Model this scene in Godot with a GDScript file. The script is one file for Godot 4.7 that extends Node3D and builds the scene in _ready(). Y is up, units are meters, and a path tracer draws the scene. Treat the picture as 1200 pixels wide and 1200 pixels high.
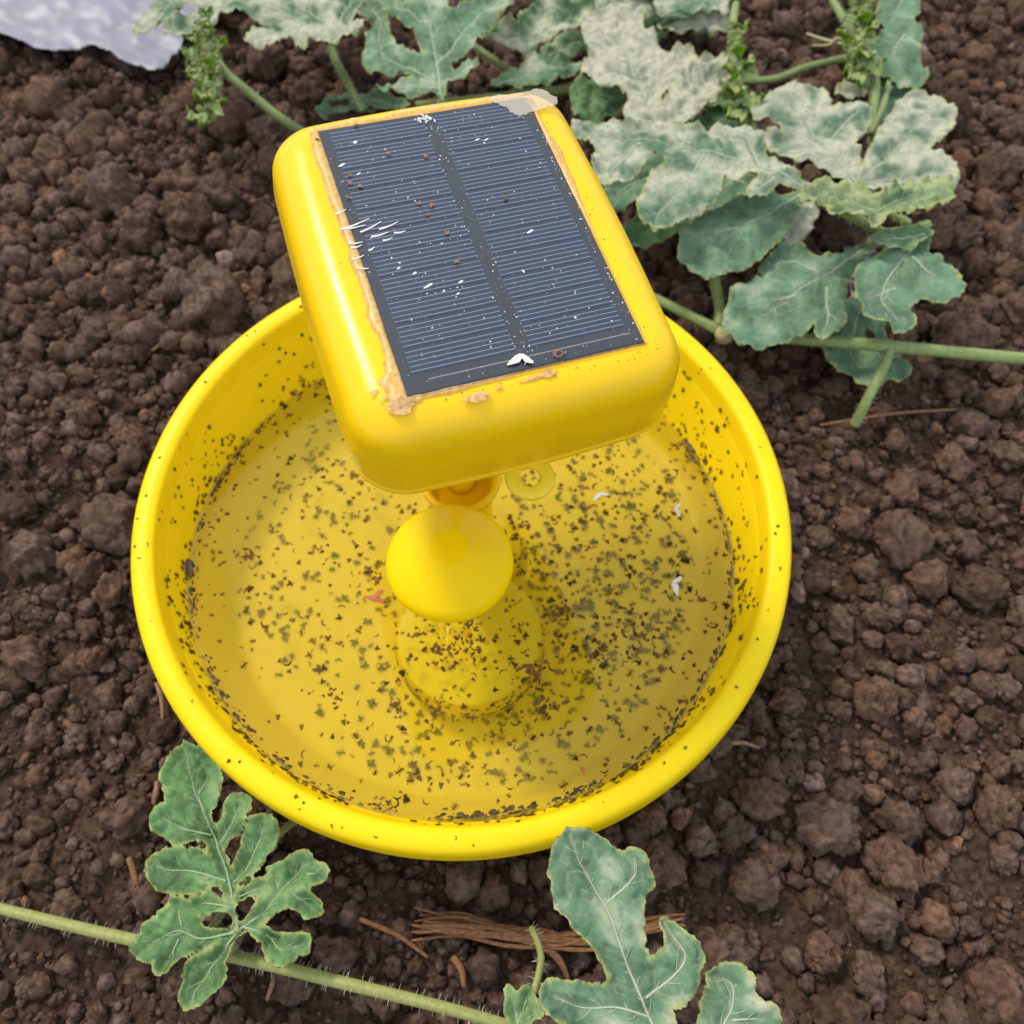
extends Node3D
# A yellow solar insect trap standing on crumbly soil between watermelon vines. y is up, metres; leaf and part shapes are written in millimetres.

# ---------------------------------------------------------------- growth tables
# plant, place of the leaf base, tilt of the blade (x, z), (greyness, cream bleaching, paleness of veins, crinkle), curl, lobes as chains of x, z, half width in mm
var LEAVES := [
	["bottom", Vector3(-0.0589, 0.0340, 0.1343), Vector2(-0.05, 0.16), Vector4(0, 0.12, 0.55, 1), 1, [[0.0, 0.0, 1.0, -4.1, -11.4, 2.1, -11.1, -23.8, 2.2, -16.3, -32.5, 2.9, -20.7, -39.6, 8.5, -23.1, -45.3, 7.8, -25.5, -51.7, 2.0], [-16.3, -32.5, 1.9, -18.6, -37.7, 7.5, -17.1, -42.6, 6.3], [-13.2, -26.0, 1.7, -22.0, -27.6, 4.7, -28.1, -30.3, 4.7], [-5.7, -13.1, 1.6, -16.3, -15.4, 6.5, -24.7, -15.6, 6.3, -28.4, -16.8, 3.4], [-2.4, -6.1, 1.4, -10.3, -6.7, 3.1, -12.4, -6.5, 2.8], [-9.5, -23.8, 1.9, -6.3, -29.5, 3.7, -4.9, -34.7, 4.4], [-3.5, -12.7, 1.2, 0.1, -17.8, 3.8, 2.9, -25.2, 5.6, 3.9, -28.9, 4.1], [-0.9, -8.8, 1.2, 4.9, -11.8, 2.8], [-0.4, 0.5, 0.9, -10.6, 2.8, 2.8, -17.6, 0.9, 7.5, -24.2, 4.1, 5.5, -26.3, 5.8, 3.5], [-17.2, 3.0, 3.7, -20.4, 10.2, 2.8], [-16.9, -0.5, 4.9, -19.1, -6.0, 2.6], [-0.8, 1.1, 0.9, -4.2, 6.3, 2.5, -7.5, 11.9, 6.2, -9.6, 16.0, 4.4, -10.9, 19.3, 1.6], [0.6, -0.2, 0.9, 7.4, -5.2, 2.8, 12.2, -11.9, 5.2, 16.4, -16.9, 5.5, 17.2, -18.8, 3.1], [15.4, -10.2, 3.3, 21.2, -6.5, 3.5], [18.5, -15.7, 3.8, 22.9, -16.2, 2.9], [10.3, -11.8, 3.1, 9.2, -16.3, 2.9], [1.8, -0.7, 0.9, 7.8, 0.8, 1.9, 13.6, 4.9, 4.2, 19.5, 3.0, 3.5]]],
	["bottom", Vector3(0.0629, 0.0660, 0.1698), Vector2(0.02, 0.12), Vector4(0.62, 0.22, 1, 0.7), 1, [[-0.0, -0.0, 1.4, -5.8, -13.3, 5.6, -10.9, -24.2, 5.5, -13.8, -31.0, 6.1, -16.6, -38.5, 9.6, -20.8, -45.3, 11.5, -24.2, -50.8, 8.3, -26.6, -57.2, 1.8], [-16.6, -40.8, 7.8, -9.6, -47.3, 5.0, -9.1, -51.3, 3.3], [-7.2, -18.9, 3.8, -0.0, -24.2, 6.4, 3.1, -29.0, 4.8, 0.0, -33.4, 2.6, -1.7, -36.3, 1.5], [-6.5, -14.7, 3.8, -14.5, -16.6, 5.2, -23.4, -16.3, 5.8, -30.2, -18.5, 4.4], [-5.8, -12.6, 4.7, -15.5, -8.9, 7.3], [0.0, -0.7, 1.4, 7.6, -8.9, 4.7, 13.7, -16.0, 7.4, 15.0, -22.5, 5.3, 11.1, -24.5, 2.6], [14.4, -14.7, 6.5, 22.6, -15.6, 4.0], [-3.0, -3.2, 2.0, -14.8, 0.4, 6.3, -21.9, 1.9, 4.5]]],
	["back", Vector3(-0.0829, 0.0740, -0.2672), Vector2(0, 0.1), Vector4(0.45, 0.55, 0.6, 0.8), 1.2, [[-0.0, -0.0, 2.4, -10.7, -10.8, 6.9, -28.2, -24.0, 10.5, -46.4, -33.6, 11.9, -67.5, -39.1, 14.2, -86.5, -42.0, 12.7], [-54.4, -31.8, 6.2, -64.8, -16.1, 7.8, -77.2, -8.7, 6.9, -82.2, -5.4, 3.5], [-80.5, -36.9, 8.0, -90.3, -16.5, 7.8, -96.1, -5.9, 5.2], [-13.5, -13.2, 5.7, -27.2, -6.5, 8.6, -38.1, 0.9, 5.2], [-16.6, -6.6, 4.8, -13.6, 3.3, 2.6], [-0.0, -0.0, 2.6, -6.2, -20.1, 10.0, -13.1, -40.9, 14.2, -20.7, -65.5, 11.8], [-7.0, -20.0, 7.0, -22.8, -32.3, 6.2], [-0.3, -2.5, 3.1, 8.0, -11.8, 6.1, 14.0, -16.6, 3.5], [1.3, -12.7, 4.8, 5.4, -33.9, 7.1, 8.2, -53.2, 9.5]]],
	["back", Vector3(-0.0249, 0.0676, -0.2333), Vector2(0, 0.12), Vector4(0.6, 0.18, 1, 0.6), 1, [[0.0, 0.0, 2.0, -2.4, -17.9, 5.6, -6.4, -39.9, 7.8, -10.3, -61.1, 10.5, -13.5, -87.0, 11.7], [-3.5, -14.5, 4.7, -18.4, -23.8, 8.3, -30.8, -28.2, 10.4, -34.8, -45.4, 6.6, -34.5, -56.1, 2.4], [-1.2, -6.4, 2.9, -15.4, -7.6, 5.8, -28.7, -6.3, 3.7], [-3.6, -24.6, 5.0, 6.0, -45.9, 10.6, 14.4, -64.3, 12.0, 23.3, -77.7, 10.0, 29.1, -83.7, 4.6], [0.1, -11.4, 2.6, 7.5, -19.3, 5.6, 13.9, -27.2, 3.5], [-10.7, -57.4, 6.7, -23.2, -65.8, 8.3, -30.2, -71.0, 6.2]]],
	["back", Vector3(0.0167, 0.0548, -0.2909), Vector2(0, 0.35), Vector4(0.25, 0.5, 0.5, 0.9), 1.5, [[0.0, 0.0, 1.8, -1.2, -12.2, 7.6, -11.9, -17.6, 8.9, -21.2, -18.7, 6.0], [-0.0, -12.3, 5.3, 12.6, -23.1, 8.0, 24.8, -32.5, 8.7, 30.9, -38.7, 5.4], [-0.7, -13.7, 5.4, 2.6, -27.1, 8.6, 9.9, -34.8, 7.0]]],
	["back", Vector3(-0.0001, 0.0516, -0.2760), Vector2(0, 0.2), Vector4(0.45, 0.3, 0.8, 0.7), 1.2, [[0.0, 0.0, 2.4, 12.0, -3.8, 6.2, 25.2, -10.2, 10.1, 36.1, -13.2, 7.2, 47.7, -12.9, 2.7]]],
	["right", Vector3(0.0826, 0.0628, -0.2231), Vector2(0, 0.12), Vector4(0.75, 0.85, 0.4, 1.3), 1.2, [[0.0, 0.0, 3.0, -6.0, -16.6, 6.8, -11.0, -37.3, 12.4, -16.2, -56.5, 19.6, -22.6, -71.2, 15.9, -19.1, -76.5, 13.8], [-8.6, -35.1, 11.1, -26.3, -40.1, 12.5], [-4.2, -23.6, 6.0, 3.0, -40.4, 11.6, 13.4, -53.1, 7.0], [0.0, 0.0, 5.8, 9.7, -12.8, 8.8, 19.2, -27.1, 11.5, 29.2, -43.1, 10.8, 36.4, -53.2, 4.0], [3.0, -3.5, 8.7, -9.5, -6.2, 8.8, -13.2, -12.8, 4.7]]],
	["right", Vector3(0.1404, 0.0804, -0.1578), Vector2(0, 0.1), Vector4(0.72, 0.5, 1.2, 0.5), 1, [[0.0, 0.0, 2.0, -13.0, -8.0, 6.0, -30.4, -16.4, 7.9, -49.7, -23.1, 10.9, -69.4, -26.1, 11.3, -86.5, -27.2, 10.2, -96.5, -30.8, 6.9], [-72.4, -23.9, 9.8, -84.0, -9.3, 10.8, -87.0, 1.6, 3.0], [-44.3, -19.3, 8.7, -53.9, 0.8, 15.7, -64.2, 14.6, 11.2, -67.2, 22.1, 4.0], [-27.8, -14.2, 6.0, -34.0, -6.0, 5.2], [-14.7, -5.0, 4.5, -22.2, 1.1, 4.8, -25.8, 3.2, 2.3], [-19.5, -12.6, 4.5, -25.1, -28.4, 7.3, -37.7, -31.9, 4.3], [-49.6, -25.1, 6.1, -63.4, -34.7, 5.4]]],
	["right", Vector3(0.1428, 0.0676, -0.1716), Vector2(0, 0.14), Vector4(0.7, 0.03, 0.8, 0.4), 0.8, [[0.0, -0.0, 2.0, -10.2, 8.1, 8.4, -22.4, 17.1, 15.0, -36.0, 28.7, 17.8, -44.9, 36.3, 13.3], [-31.4, 23.1, 13.5, -45.7, 27.4, 11.6]]],
	["right", Vector3(0.1477, 0.0612, -0.1723), Vector2(0, 0.14), Vector4(0.6, 0.8, 0.3, 0.6), 0.8, [[0.0, -0.0, 2.8, -7.1, 11.8, 8.1, -11.3, 20.4, 5.8], [-4.7, 9.8, 4.7, 1.6, 5.3, 3.2]]],
	["right", Vector3(0.1710, 0.0596, -0.1472), Vector2(0, 0.14), Vector4(0.72, 0.12, 0.9, 0.4), 0.9, [[0.0, -0.0, 2.0, -13.1, 11.4, 7.1, -28.4, 22.7, 12.5, -43.4, 35.4, 17.0, -53.8, 44.3, 14.0], [-23.4, 15.5, 8.6, -35.3, 8.9, 9.0, -45.7, 14.7, 4.5], [-21.6, 24.2, 9.6, -22.0, 39.5, 7.3, -26.5, 48.8, 3.7], [-36.0, 30.0, 11.3, -55.5, 32.6, 9.5]]],
	["right", Vector3(0.1708, 0.0660, -0.1833), Vector2(0, 0.14), Vector4(0.8, 0.6, 1.2, 0.6), 0.9, [[-0.0, 0.0, 3.6, -9.7, -17.6, 12.7, -18.2, -35.9, 15.8, -26.1, -48.4, 13.1, -37.4, -43.5, 8.6], [-15.9, -42.4, 10.6, -12.8, -56.8, 6.2], [-8.4, -28.0, 10.5, 2.4, -41.2, 9.8, 7.7, -46.9, 4.6], [-8.7, -13.6, 10.3, -24.5, -19.9, 9.2, -36.1, -24.5, 5.7], [1.7, -2.1, 3.2, 13.6, -12.6, 9.1, 24.9, -27.6, 12.5, 38.4, -45.2, 14.7], [1.5, -0.1, 3.2, 18.1, -2.9, 12.2, 33.7, -7.6, 14.2]]],
	["right", Vector3(0.1648, 0.0836, -0.1403), Vector2(0.05, 0.2), Vector4(0.15, 0.6, 0.7, 1.2), 1.4, [[0.0, 0.0, 4.0, -10.5, -4.1, 8.6, -21.0, -7.4, 6.1, -30.3, -3.2, 3.7], [-1.2, -1.6, 5.8, -12.4, 1.1, 5.1, -19.3, 2.5, 2.9], [0.0, 0.0, 4.7, 13.3, -7.9, 7.6, 27.9, -12.6, 7.6], [-0.2, 1.7, 4.0, -2.2, 6.8, 2.9]]],
	["right", Vector3(0.1927, 0.0708, -0.1454), Vector2(0, 0.12), Vector4(0.75, 0.05, 0.9, 0.4), 0.9, [[-0.0, 0.0, 2.3, -12.1, 15.0, 7.7, -22.5, 29.4, 13.5, -25.7, 41.3, 10.9, -20.4, 49.3, 6.7], [-10.8, 14.9, 9.4, -0.9, 28.4, 11.1], [-19.0, 32.6, 11.0, -31.8, 38.3, 5.0]]],
	["right", Vector3(0.1886, 0.0740, -0.1392), Vector2(0, 0.12), Vector4(0.4, 0.1, 0.6, 0.4), 0.9, [[0.0, 0.0, 3.4, -11.4, 3.2, 6.9, -19.9, 5.4, 5.5]]],
	["right", Vector3(0.1771, 0.0372, -0.1390), Vector2(0, 0.1), Vector4(0.55, 0.05, 0.4, 0.4), 0.8, [[-0.0, 0.0, 4.4, -7.1, 13.4, 13.1, -11.9, 31.7, 12.5, -6.3, 41.9, 8.6], [-4.2, 27.8, 9.9, 5.3, 39.6, 7.9]]],
	["right", Vector3(0.2310, 0.0740, -0.3529), Vector2(0, 0.15), Vector4(0.65, 0.1, 0.8, 0.4), 0.9, [[0.0, 0.0, 2.8, -10.9, 19.2, 11.1, -17.0, 31.2, 10.1], [-11.7, 42.3, 9.5, -21.2, 60.1, 13.9, -16.6, 74.3, 11.5]]],
	["right", Vector3(0.1314, 0.0708, -0.3488), Vector2(0, 0.12), Vector4(0.72, 0.4, 1, 0.7), 1, [[0.0, 0.0, 3.3, -15.3, 14.8, 8.4, -29.5, 18.3, 10.7, -40.2, 21.7, 7.4], [-13.5, 14.7, 7.4, -10.5, 22.7, 4.6], [-11.3, 9.0, 7.5, -24.9, -1.4, 14.6, -49.9, -2.8, 14.6]]],
	["right", Vector3(0.0895, 0.0644, -0.3483), Vector2(0, 0.2), Vector4(0.45, 0.4, 0.8, 0.8), 1.2, [[0.0, 0.0, 3.3, -11.0, 10.6, 9.9, -25.4, 16.3, 11.3, -39.7, 14.6, 10.8, -50.3, 20.1, 6.6], [-23.6, 11.3, 9.9, -34.3, -0.8, 12.4]]],
	["right", Vector3(0.1309, 0.0612, -0.3236), Vector2(0, 0.2), Vector4(0.3, 0.7, 0.4, 0.8), 1.2, [[-0.0, -0.0, 2.8, -10.6, -0.7, 6.5, -24.8, 1.3, 6.1, -40.8, 5.7, 3.3]]],
	["right", Vector3(0.1112, 0.0468, -0.1960), Vector2(0, 0.2), Vector4(0.05, 0.1, 0.5, 0.6), 1, [[0.0, 0.0, 3.4, -11.3, 8.3, 7.8, -23.9, 16.5, 9.4, -37.9, 24.7, 9.3]]],
	["right", Vector3(0.1195, 0.0532, -0.2000), Vector2(0, 0.15), Vector4(0.55, 0.05, 0.4, 0.4), 0.8, [[0.0, 0.0, 2.9, -9.8, 8.6, 9.8, -16.4, 16.9, 7.3], [0.0, 0.0, 4.6, 8.7, 7.7, 9.4], [-38.6, -2.2, 10.7, -55.8, 8.8, 10.6, -59.0, 19.0, 6.5]]],
	["right", Vector3(0.0649, 0.0500, -0.2650), Vector2(0, 0.2), Vector4(0.1, 0.05, 0.5, 0.6), 1.2, [[17.1, -9.8, 2.7, 6.8, -2.6, 5.8, -3.4, 6.8, 4.5], [0.0, -4.5, 7.2, -13.5, -3.8, 11.6, -15.1, 7.4, 9.3]]],
	["right", Vector3(0.2130, 0.0516, -0.2438), Vector2(0, 0.15), Vector4(0.6, 0.05, 0.6, 0.4), 0.9, [[-0.7, 4.5, 4.8, -9.2, -4.0, 11.3, -7.6, -27.1, 10.6, -2.3, -46.5, 9.5]]],
	["right", Vector3(0.1181, 0.0420, -0.2580), Vector2(0, 0.15), Vector4(0.3, 0.05, 0.5, 0.5), 0.9, [[16.6, 3.8, 4.0, 9.0, -7.5, 11.7, 3.1, -21.4, 10.9], [0.0, -0.0, 10.7, -13.6, 0.7, 9.4]]],
	["back", Vector3(-0.0734, 0.0340, -0.2788), Vector2(0, 0.15), Vector4(0.55, 0.03, 0.4, 0.4), 0.9, [[5.3, -0.3, 5.1, -7.3, -2.1, 8.4, -18.8, 4.6, 6.5]]],
	["back", Vector3(-0.0772, 0.0356, -0.2769), Vector2(0, 0.2), Vector4(0.5, 0.05, 0.4, 0.4), 0.9, [[27.4, 0.3, 3.8, 13.3, -3.9, 6.4, 4.8, -1.9, 4.8]]],
	["right", Vector3(0.1923, 0.0564, -0.2831), Vector2(0, 0.15), Vector4(0.4, 0.8, 0.3, 0.9), 1, [[14.4, -17.8, 3.7, 4.7, -9.9, 9.5, -1.7, 0.1, 6.3], [3.1, 2.2, 7.2, -8.3, 12.3, 6.2]]],
	["right", Vector3(0.1389, 0.0468, -0.2718), Vector2(0, 0.18), Vector4(0.15, 0.1, 0.5, 0.8), 1.1, [[0.0, 0.0, 2.7, -11.5, -6.4, 9.5, -23.5, -8.1, 11.8, -34.0, -2.9, 7.2], [-13.3, -6.3, 9.5, -15.9, -20.2, 8.7]]],
	["right", Vector3(0.2225, 0.0484, -0.2745), Vector2(0, 0.15), Vector4(0.5, 0.2, 0.6, 0.6), 1, [[-0.0, 0.0, 3.6, -11.7, -1.8, 10.4, -24.1, 1.2, 8.6], [-8.2, -2.0, 9.5, -7.9, -16.4, 9.6]]],
	["back", Vector3(-0.1007, 0.0532, -0.3295), Vector2(0, 0.15), Vector4(0.3, 0.3, 0.6, 0.8), 1.1, [[36.3, 3.3, 3.8, 27.6, -12.2, 10.1, 18.9, -25.4, 12.6], [29.9, -7.0, 7.6, 37.7, -20.9, 10.1]]],
	["right", Vector3(0.1050, 0.0500, -0.3781), Vector2(0, 0.15), Vector4(0.3, 0.2, 0.6, 0.8), 1.1, [[7.8, -3.3, 5.5, -8.5, 22.9, 11.3, -18.3, 37.1, 7.8], [7.8, -3.3, 5.5, 13.7, 27.2, 10.3], [-51.6, 41.6, 5.3, -64.5, 47.6, 10.1, -75.4, 56.1, 6.2]]],
	["bottom", Vector3(0.0288, 0.0440, 0.1486), Vector2(0, 0.1), Vector4(0, 0.05, 0.5, 0.5), 0.9, [[-4.7, 7.8, 1.4, -5.6, 4.1, 2.8, -7.1, 0.2, 1.9], [-4.7, 7.8, 1.4, -3.0, 3.2, 3.0, -2.2, 0.8, 2.4], [-4.6, 8.6, 1.4, 0.5, 4.6, 2.1]]],
]
# plant, kind, chain of [place, radius in mm]
var STEMS := [
	["bottom", "stem", [[Vector3(-0.1471, 0.0060, 0.1266), 1.672], [Vector3(-0.0981, 0.0140, 0.1355), 1.748], [Vector3(-0.0646, 0.0200, 0.1396), 1.824], [Vector3(-0.0351, 0.0220, 0.1449), 1.748], [Vector3(-0.0105, 0.0240, 0.1493), 1.672], [Vector3(0.0181, 0.0240, 0.1550), 1.596], [Vector3(0.0511, 0.0200, 0.1626), 1.596]]],
	["bottom", "petiole", [[Vector3(-0.0642, 0.0200, 0.1391), 1.6], [Vector3(-0.0616, 0.0290, 0.1362), 1.4], [Vector3(-0.0590, 0.0340, 0.1337), 1.2]]],
	["bottom", "petiole", [[Vector3(-0.0533, 0.0040, 0.0947), 1.2], [Vector3(-0.0588, 0.0120, 0.1047), 1.2], [Vector3(-0.0702, 0.0180, 0.1296), 1.2], [Vector3(-0.0752, 0.0180, 0.1384), 1.4]]],
	["bottom", "petiole", [[Vector3(0.0283, 0.0140, 0.1282), 1], [Vector3(0.0311, 0.0220, 0.1381), 1], [Vector3(0.0265, 0.0240, 0.1536), 1], [Vector3(0.0246, 0.0300, 0.1568), 0.9]]],
	["bottom", "petiole", [[Vector3(0.0588, 0.0240, 0.1846), 2], [Vector3(0.0617, 0.0520, 0.1753), 1.8], [Vector3(0.0629, 0.0660, 0.1698), 1.6]]],
	["back", "petiole", [[Vector3(-0.0695, 0.0420, -0.2621), 1.9], [Vector3(-0.0763, 0.0532, -0.2668), 1.9], [Vector3(-0.0805, 0.0676, -0.2640), 2], [Vector3(-0.0829, 0.0740, -0.2672), 1.8]]],
	["back", "stem", [[Vector3(-0.0977, 0.0372, -0.2465), 2.1], [Vector3(-0.1076, 0.0500, -0.2403), 2.1], [Vector3(-0.1229, 0.0596, -0.2463), 2.2], [Vector3(-0.1338, 0.0660, -0.2518), 2.2], [Vector3(-0.1408, 0.0708, -0.2603), 1.8], [Vector3(-0.1481, 0.0740, -0.2717), 1.4]]],
	["back", "petiole", [[Vector3(-0.0171, 0.0500, -0.3185), 1.9], [Vector3(-0.0039, 0.0468, -0.3079), 1.9], [Vector3(0.0089, 0.0404, -0.3051), 1.9], [Vector3(0.0194, 0.0356, -0.3004), 1.9]]],
	["back", "petiole", [[Vector3(-0.0249, 0.0676, -0.2333), 1.9], [Vector3(-0.0257, 0.0468, -0.2424), 1.9]]],
	["right", "stem", [[Vector3(-0.0437, 0.0340, -0.2807), 2.2], [Vector3(0.0299, 0.0420, -0.2860), 2.2], [Vector3(0.0669, 0.0420, -0.2945), 2], [Vector3(0.1081, 0.0420, -0.3017), 2], [Vector3(0.1496, 0.0452, -0.2991), 2], [Vector3(0.1711, 0.0484, -0.3075), 2], [Vector3(0.1951, 0.0500, -0.3158), 2]]],
	["right", "stem", [[Vector3(0.0698, 0.0356, -0.1414), 2.1], [Vector3(0.0857, 0.0404, -0.1247), 2.3], [Vector3(0.1014, 0.0420, -0.1120), 2.4], [Vector3(0.1095, 0.0420, -0.1086), 2.6], [Vector3(0.1393, 0.0436, -0.1047), 2.6], [Vector3(0.1794, 0.0452, -0.1005), 2.7], [Vector3(0.2598, 0.0452, -0.0943), 2.7]]],
	["right", "petiole", [[Vector3(0.1050, 0.0420, -0.1122), 2.4], [Vector3(0.1058, 0.0452, -0.1208), 2.4], [Vector3(0.1021, 0.0548, -0.1304), 2.4], [Vector3(0.1029, 0.0596, -0.1372), 2]]],
	["right", "petiole", [[Vector3(0.1654, 0.0212, -0.0761), 2.2], [Vector3(0.1680, 0.0324, -0.0813), 2.2], [Vector3(0.1743, 0.0420, -0.0930), 2.2], [Vector3(0.1766, 0.0452, -0.1003), 2]]],
	["right", "petiole", [[Vector3(0.1404, 0.0804, -0.1578), 2], [Vector3(0.1501, 0.0772, -0.1518), 2], [Vector3(0.1688, 0.0676, -0.1522), 2.2], [Vector3(0.1946, 0.0532, -0.1539), 2.2]]],
	["right", "petiole", [[Vector3(0.1708, 0.0660, -0.1833), 2], [Vector3(0.1786, 0.0628, -0.1720), 2], [Vector3(0.1948, 0.0564, -0.1675), 2]]],
	["right", "petiole", [[Vector3(0.1710, 0.0596, -0.1472), 1.8], [Vector3(0.1860, 0.0580, -0.1563), 2], [Vector3(0.2048, 0.0548, -0.1701), 2]]],
	["right", "stem", [[Vector3(0.1427, 0.0532, -0.2113), 1.8], [Vector3(0.1318, 0.0628, -0.2196), 2], [Vector3(0.1243, 0.0676, -0.2462), 2.2], [Vector3(0.1213, 0.0724, -0.2660), 2.4], [Vector3(0.1226, 0.0756, -0.2931), 2.2], [Vector3(0.1249, 0.0804, -0.3092), 1.6]]],
	["right", "stem", [[Vector3(0.1886, 0.0548, -0.2168), 2], [Vector3(0.1907, 0.0596, -0.2412), 2.2], [Vector3(0.1956, 0.0644, -0.2671), 2.3], [Vector3(0.1932, 0.0692, -0.2851), 2.3], [Vector3(0.1837, 0.0756, -0.3003), 2.2], [Vector3(0.1774, 0.0788, -0.3192), 1.6]]],
	["right", "stem", [[Vector3(0.1948, 0.0660, -0.2878), 2], [Vector3(0.2050, 0.0628, -0.2911), 2], [Vector3(0.2296, 0.0580, -0.2858), 2]]],
	["right", "tendril", [[Vector3(0.1915, 0.0676, -0.2908), 0.9], [Vector3(0.1830, 0.0692, -0.2935), 0.8], [Vector3(0.1745, 0.0676, -0.3005), 0.7], [Vector3(0.1661, 0.0660, -0.3091), 0.5]]],
	["right", "tendril", [[Vector3(0.1895, 0.0676, -0.2938), 0.7], [Vector3(0.1796, 0.0708, -0.2965), 0.7], [Vector3(0.1755, 0.0676, -0.2959), 0.6], [Vector3(0.1687, 0.0644, -0.3005), 0.4]]],
	["right", "stem", [[Vector3(0.2060, 0.0612, -0.2760), 1.3], [Vector3(0.1970, 0.0628, -0.2502), 1.4], [Vector3(0.1869, 0.0612, -0.2279), 1.5]]],
]

const MM := 0.001
var rng := RandomNumberGenerator.new()
var noise := FastNoiseLite.new()
var fine := FastNoiseLite.new()
var used := {}
var M := {}

# ---------------------------------------------------------------- naming helpers
func numbered(called: String) -> String:
	var n: int = used.get(called, 0)
	used[called] = n + 1
	return called if n == 0 else "%s_%03d" % [called, n]

func tag(o: Node, label: String, category: String, group := "", kind := ""):
	if label: o.set_meta("label", label)
	if category: o.set_meta("category", category)
	if group: o.set_meta("group", group)
	if kind: o.set_meta("kind", kind)
	return o

func thing(called: String, at := Vector3.ZERO) -> Node3D:
	var o := Node3D.new()
	o.name = numbered(called)
	o.position = at
	add_child(o)
	return o

func build(mesh: Mesh, called: String, mat: Material, parent: Node = null, at := Transform3D()) -> MeshInstance3D:
	var o := MeshInstance3D.new()
	o.mesh = mesh
	o.material_override = mat
	o.transform = at
	if parent == null:
		o.name = numbered(called)
		add_child(o)
	else:
		o.name = called
		var k := 0
		while parent.has_node(NodePath(o.name)):
			k += 1
			o.name = "%s_%03d" % [called, k]
		parent.add_child(o, true)
	return o

# ---------------------------------------------------------------- mesh helpers
func solid(v: PackedVector3Array, ix: PackedInt32Array, cols := PackedColorArray(), uvs := PackedVector2Array(), open_up := false) -> ArrayMesh:
	# smooth-shaded mesh; closed shapes are turned so that their faces look outward, open ones so that they look up
	var s := 0.0
	for t in range(0, ix.size(), 3):
		var a := v[ix[t]]
		var b := v[ix[t + 1]]
		var c := v[ix[t + 2]]
		var n := (c - a).cross(b - a)
		s += n.y if open_up else n.dot(a)
	if s < 0.0:
		for t in range(0, ix.size(), 3):
			var k := ix[t + 1]
			ix[t + 1] = ix[t + 2]
			ix[t + 2] = k
	var arr := []
	arr.resize(Mesh.ARRAY_MAX)
	arr[Mesh.ARRAY_VERTEX] = v
	arr[Mesh.ARRAY_INDEX] = ix
	if cols.size(): arr[Mesh.ARRAY_COLOR] = cols
	if uvs.size(): arr[Mesh.ARRAY_TEX_UV] = uvs
	var nor := PackedVector3Array()
	nor.resize(v.size())
	for t in range(0, ix.size(), 3):
		var a := v[ix[t]]
		var n := (v[ix[t + 2]] - a).cross(v[ix[t + 1]] - a)
		nor[ix[t]] += n
		nor[ix[t + 1]] += n
		nor[ix[t + 2]] += n
	for i in nor.size():
		nor[i] = nor[i].normalized() if nor[i].length_squared() > 0.0 else Vector3.UP
	arr[Mesh.ARRAY_NORMAL] = nor
	var m := ArrayMesh.new()
	m.add_surface_from_arrays(Mesh.PRIMITIVE_TRIANGLES, arr)
	return m

func lathe(profile: Array, segs := 96) -> ArrayMesh:
	# profile of Vector2(radius, height) in mm, closed on itself
	var v := PackedVector3Array()
	var ix := PackedInt32Array()
	var n := profile.size()
	for i in segs:
		var a := TAU * i / segs
		for p in profile:
			v.append(Vector3(cos(a) * p.x, p.y, sin(a) * p.x) * MM)
	for i in segs:
		var j := (i + 1) % segs
		for k in n:
			var l := (k + 1) % n
			ix.append_array([i * n + k, j * n + k, j * n + l, i * n + k, j * n + l, i * n + l])
	return solid(v, ix)

func rounded(profile: Array, times := 2) -> Array:
	# corner cutting of a closed profile
	for t in times:
		var o := []
		for k in profile.size():
			var a: Vector2 = profile[k]
			var b: Vector2 = profile[(k + 1) % profile.size()]
			o.append(a.lerp(b, 0.25))
			o.append(a.lerp(b, 0.75))
		profile = o
	return profile

func smooth_path(pts: Array, per := 8) -> Array:
	# Catmull-Rom through [place, radius]
	var o := []
	for i in pts.size() - 1:
		var a = pts[max(i - 1, 0)]
		var b = pts[i]
		var c = pts[i + 1]
		var d = pts[min(i + 2, pts.size() - 1)]
		for k in per:
			var t := float(k) / per
			o.append([b[0].cubic_interpolate(c[0], a[0], d[0], t), lerpf(b[1], c[1], t)])
	o.append(pts[-1])
	return o

func tube(pts: Array, sides := 10, ribs := 0.0, wobble := 0.0, flat := 1.0) -> ArrayMesh:
	var v := PackedVector3Array()
	var ix := PackedInt32Array()
	var side := Vector3(0.31, 0.2, 0.93)
	var n := pts.size()
	for i in n:
		var p: Vector3 = pts[i][0]
		var dir: Vector3 = (pts[min(i + 1, n - 1)][0] - pts[max(i - 1, 0)][0]).normalized()
		side = (side - dir * side.dot(dir)).normalized()
		var up := dir.cross(side)
		for k in sides:
			var a := TAU * k / sides
			var r: float = pts[i][1] * MM * (1.0 + ribs * cos(a * 5.0) + wobble * noise.get_noise_3d(i * 9.0, k * 23.0, p.x * 900.0))
			v.append(p + side * cos(a) * r + up * sin(a) * r * flat)
	for i in n - 1:
		for k in sides:
			var l := (k + 1) % sides
			ix.append_array([i * sides + k, i * sides + l, (i + 1) * sides + l, i * sides + k, (i + 1) * sides + l, (i + 1) * sides + k])
	v.append(pts[0][0])
	v.append(pts[-1][0])
	for k in sides:
		var l := (k + 1) % sides
		ix.append_array([v.size() - 2, l, k, v.size() - 1, (n - 1) * sides + k, (n - 1) * sides + l])
	return solid(v, ix)

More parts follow.
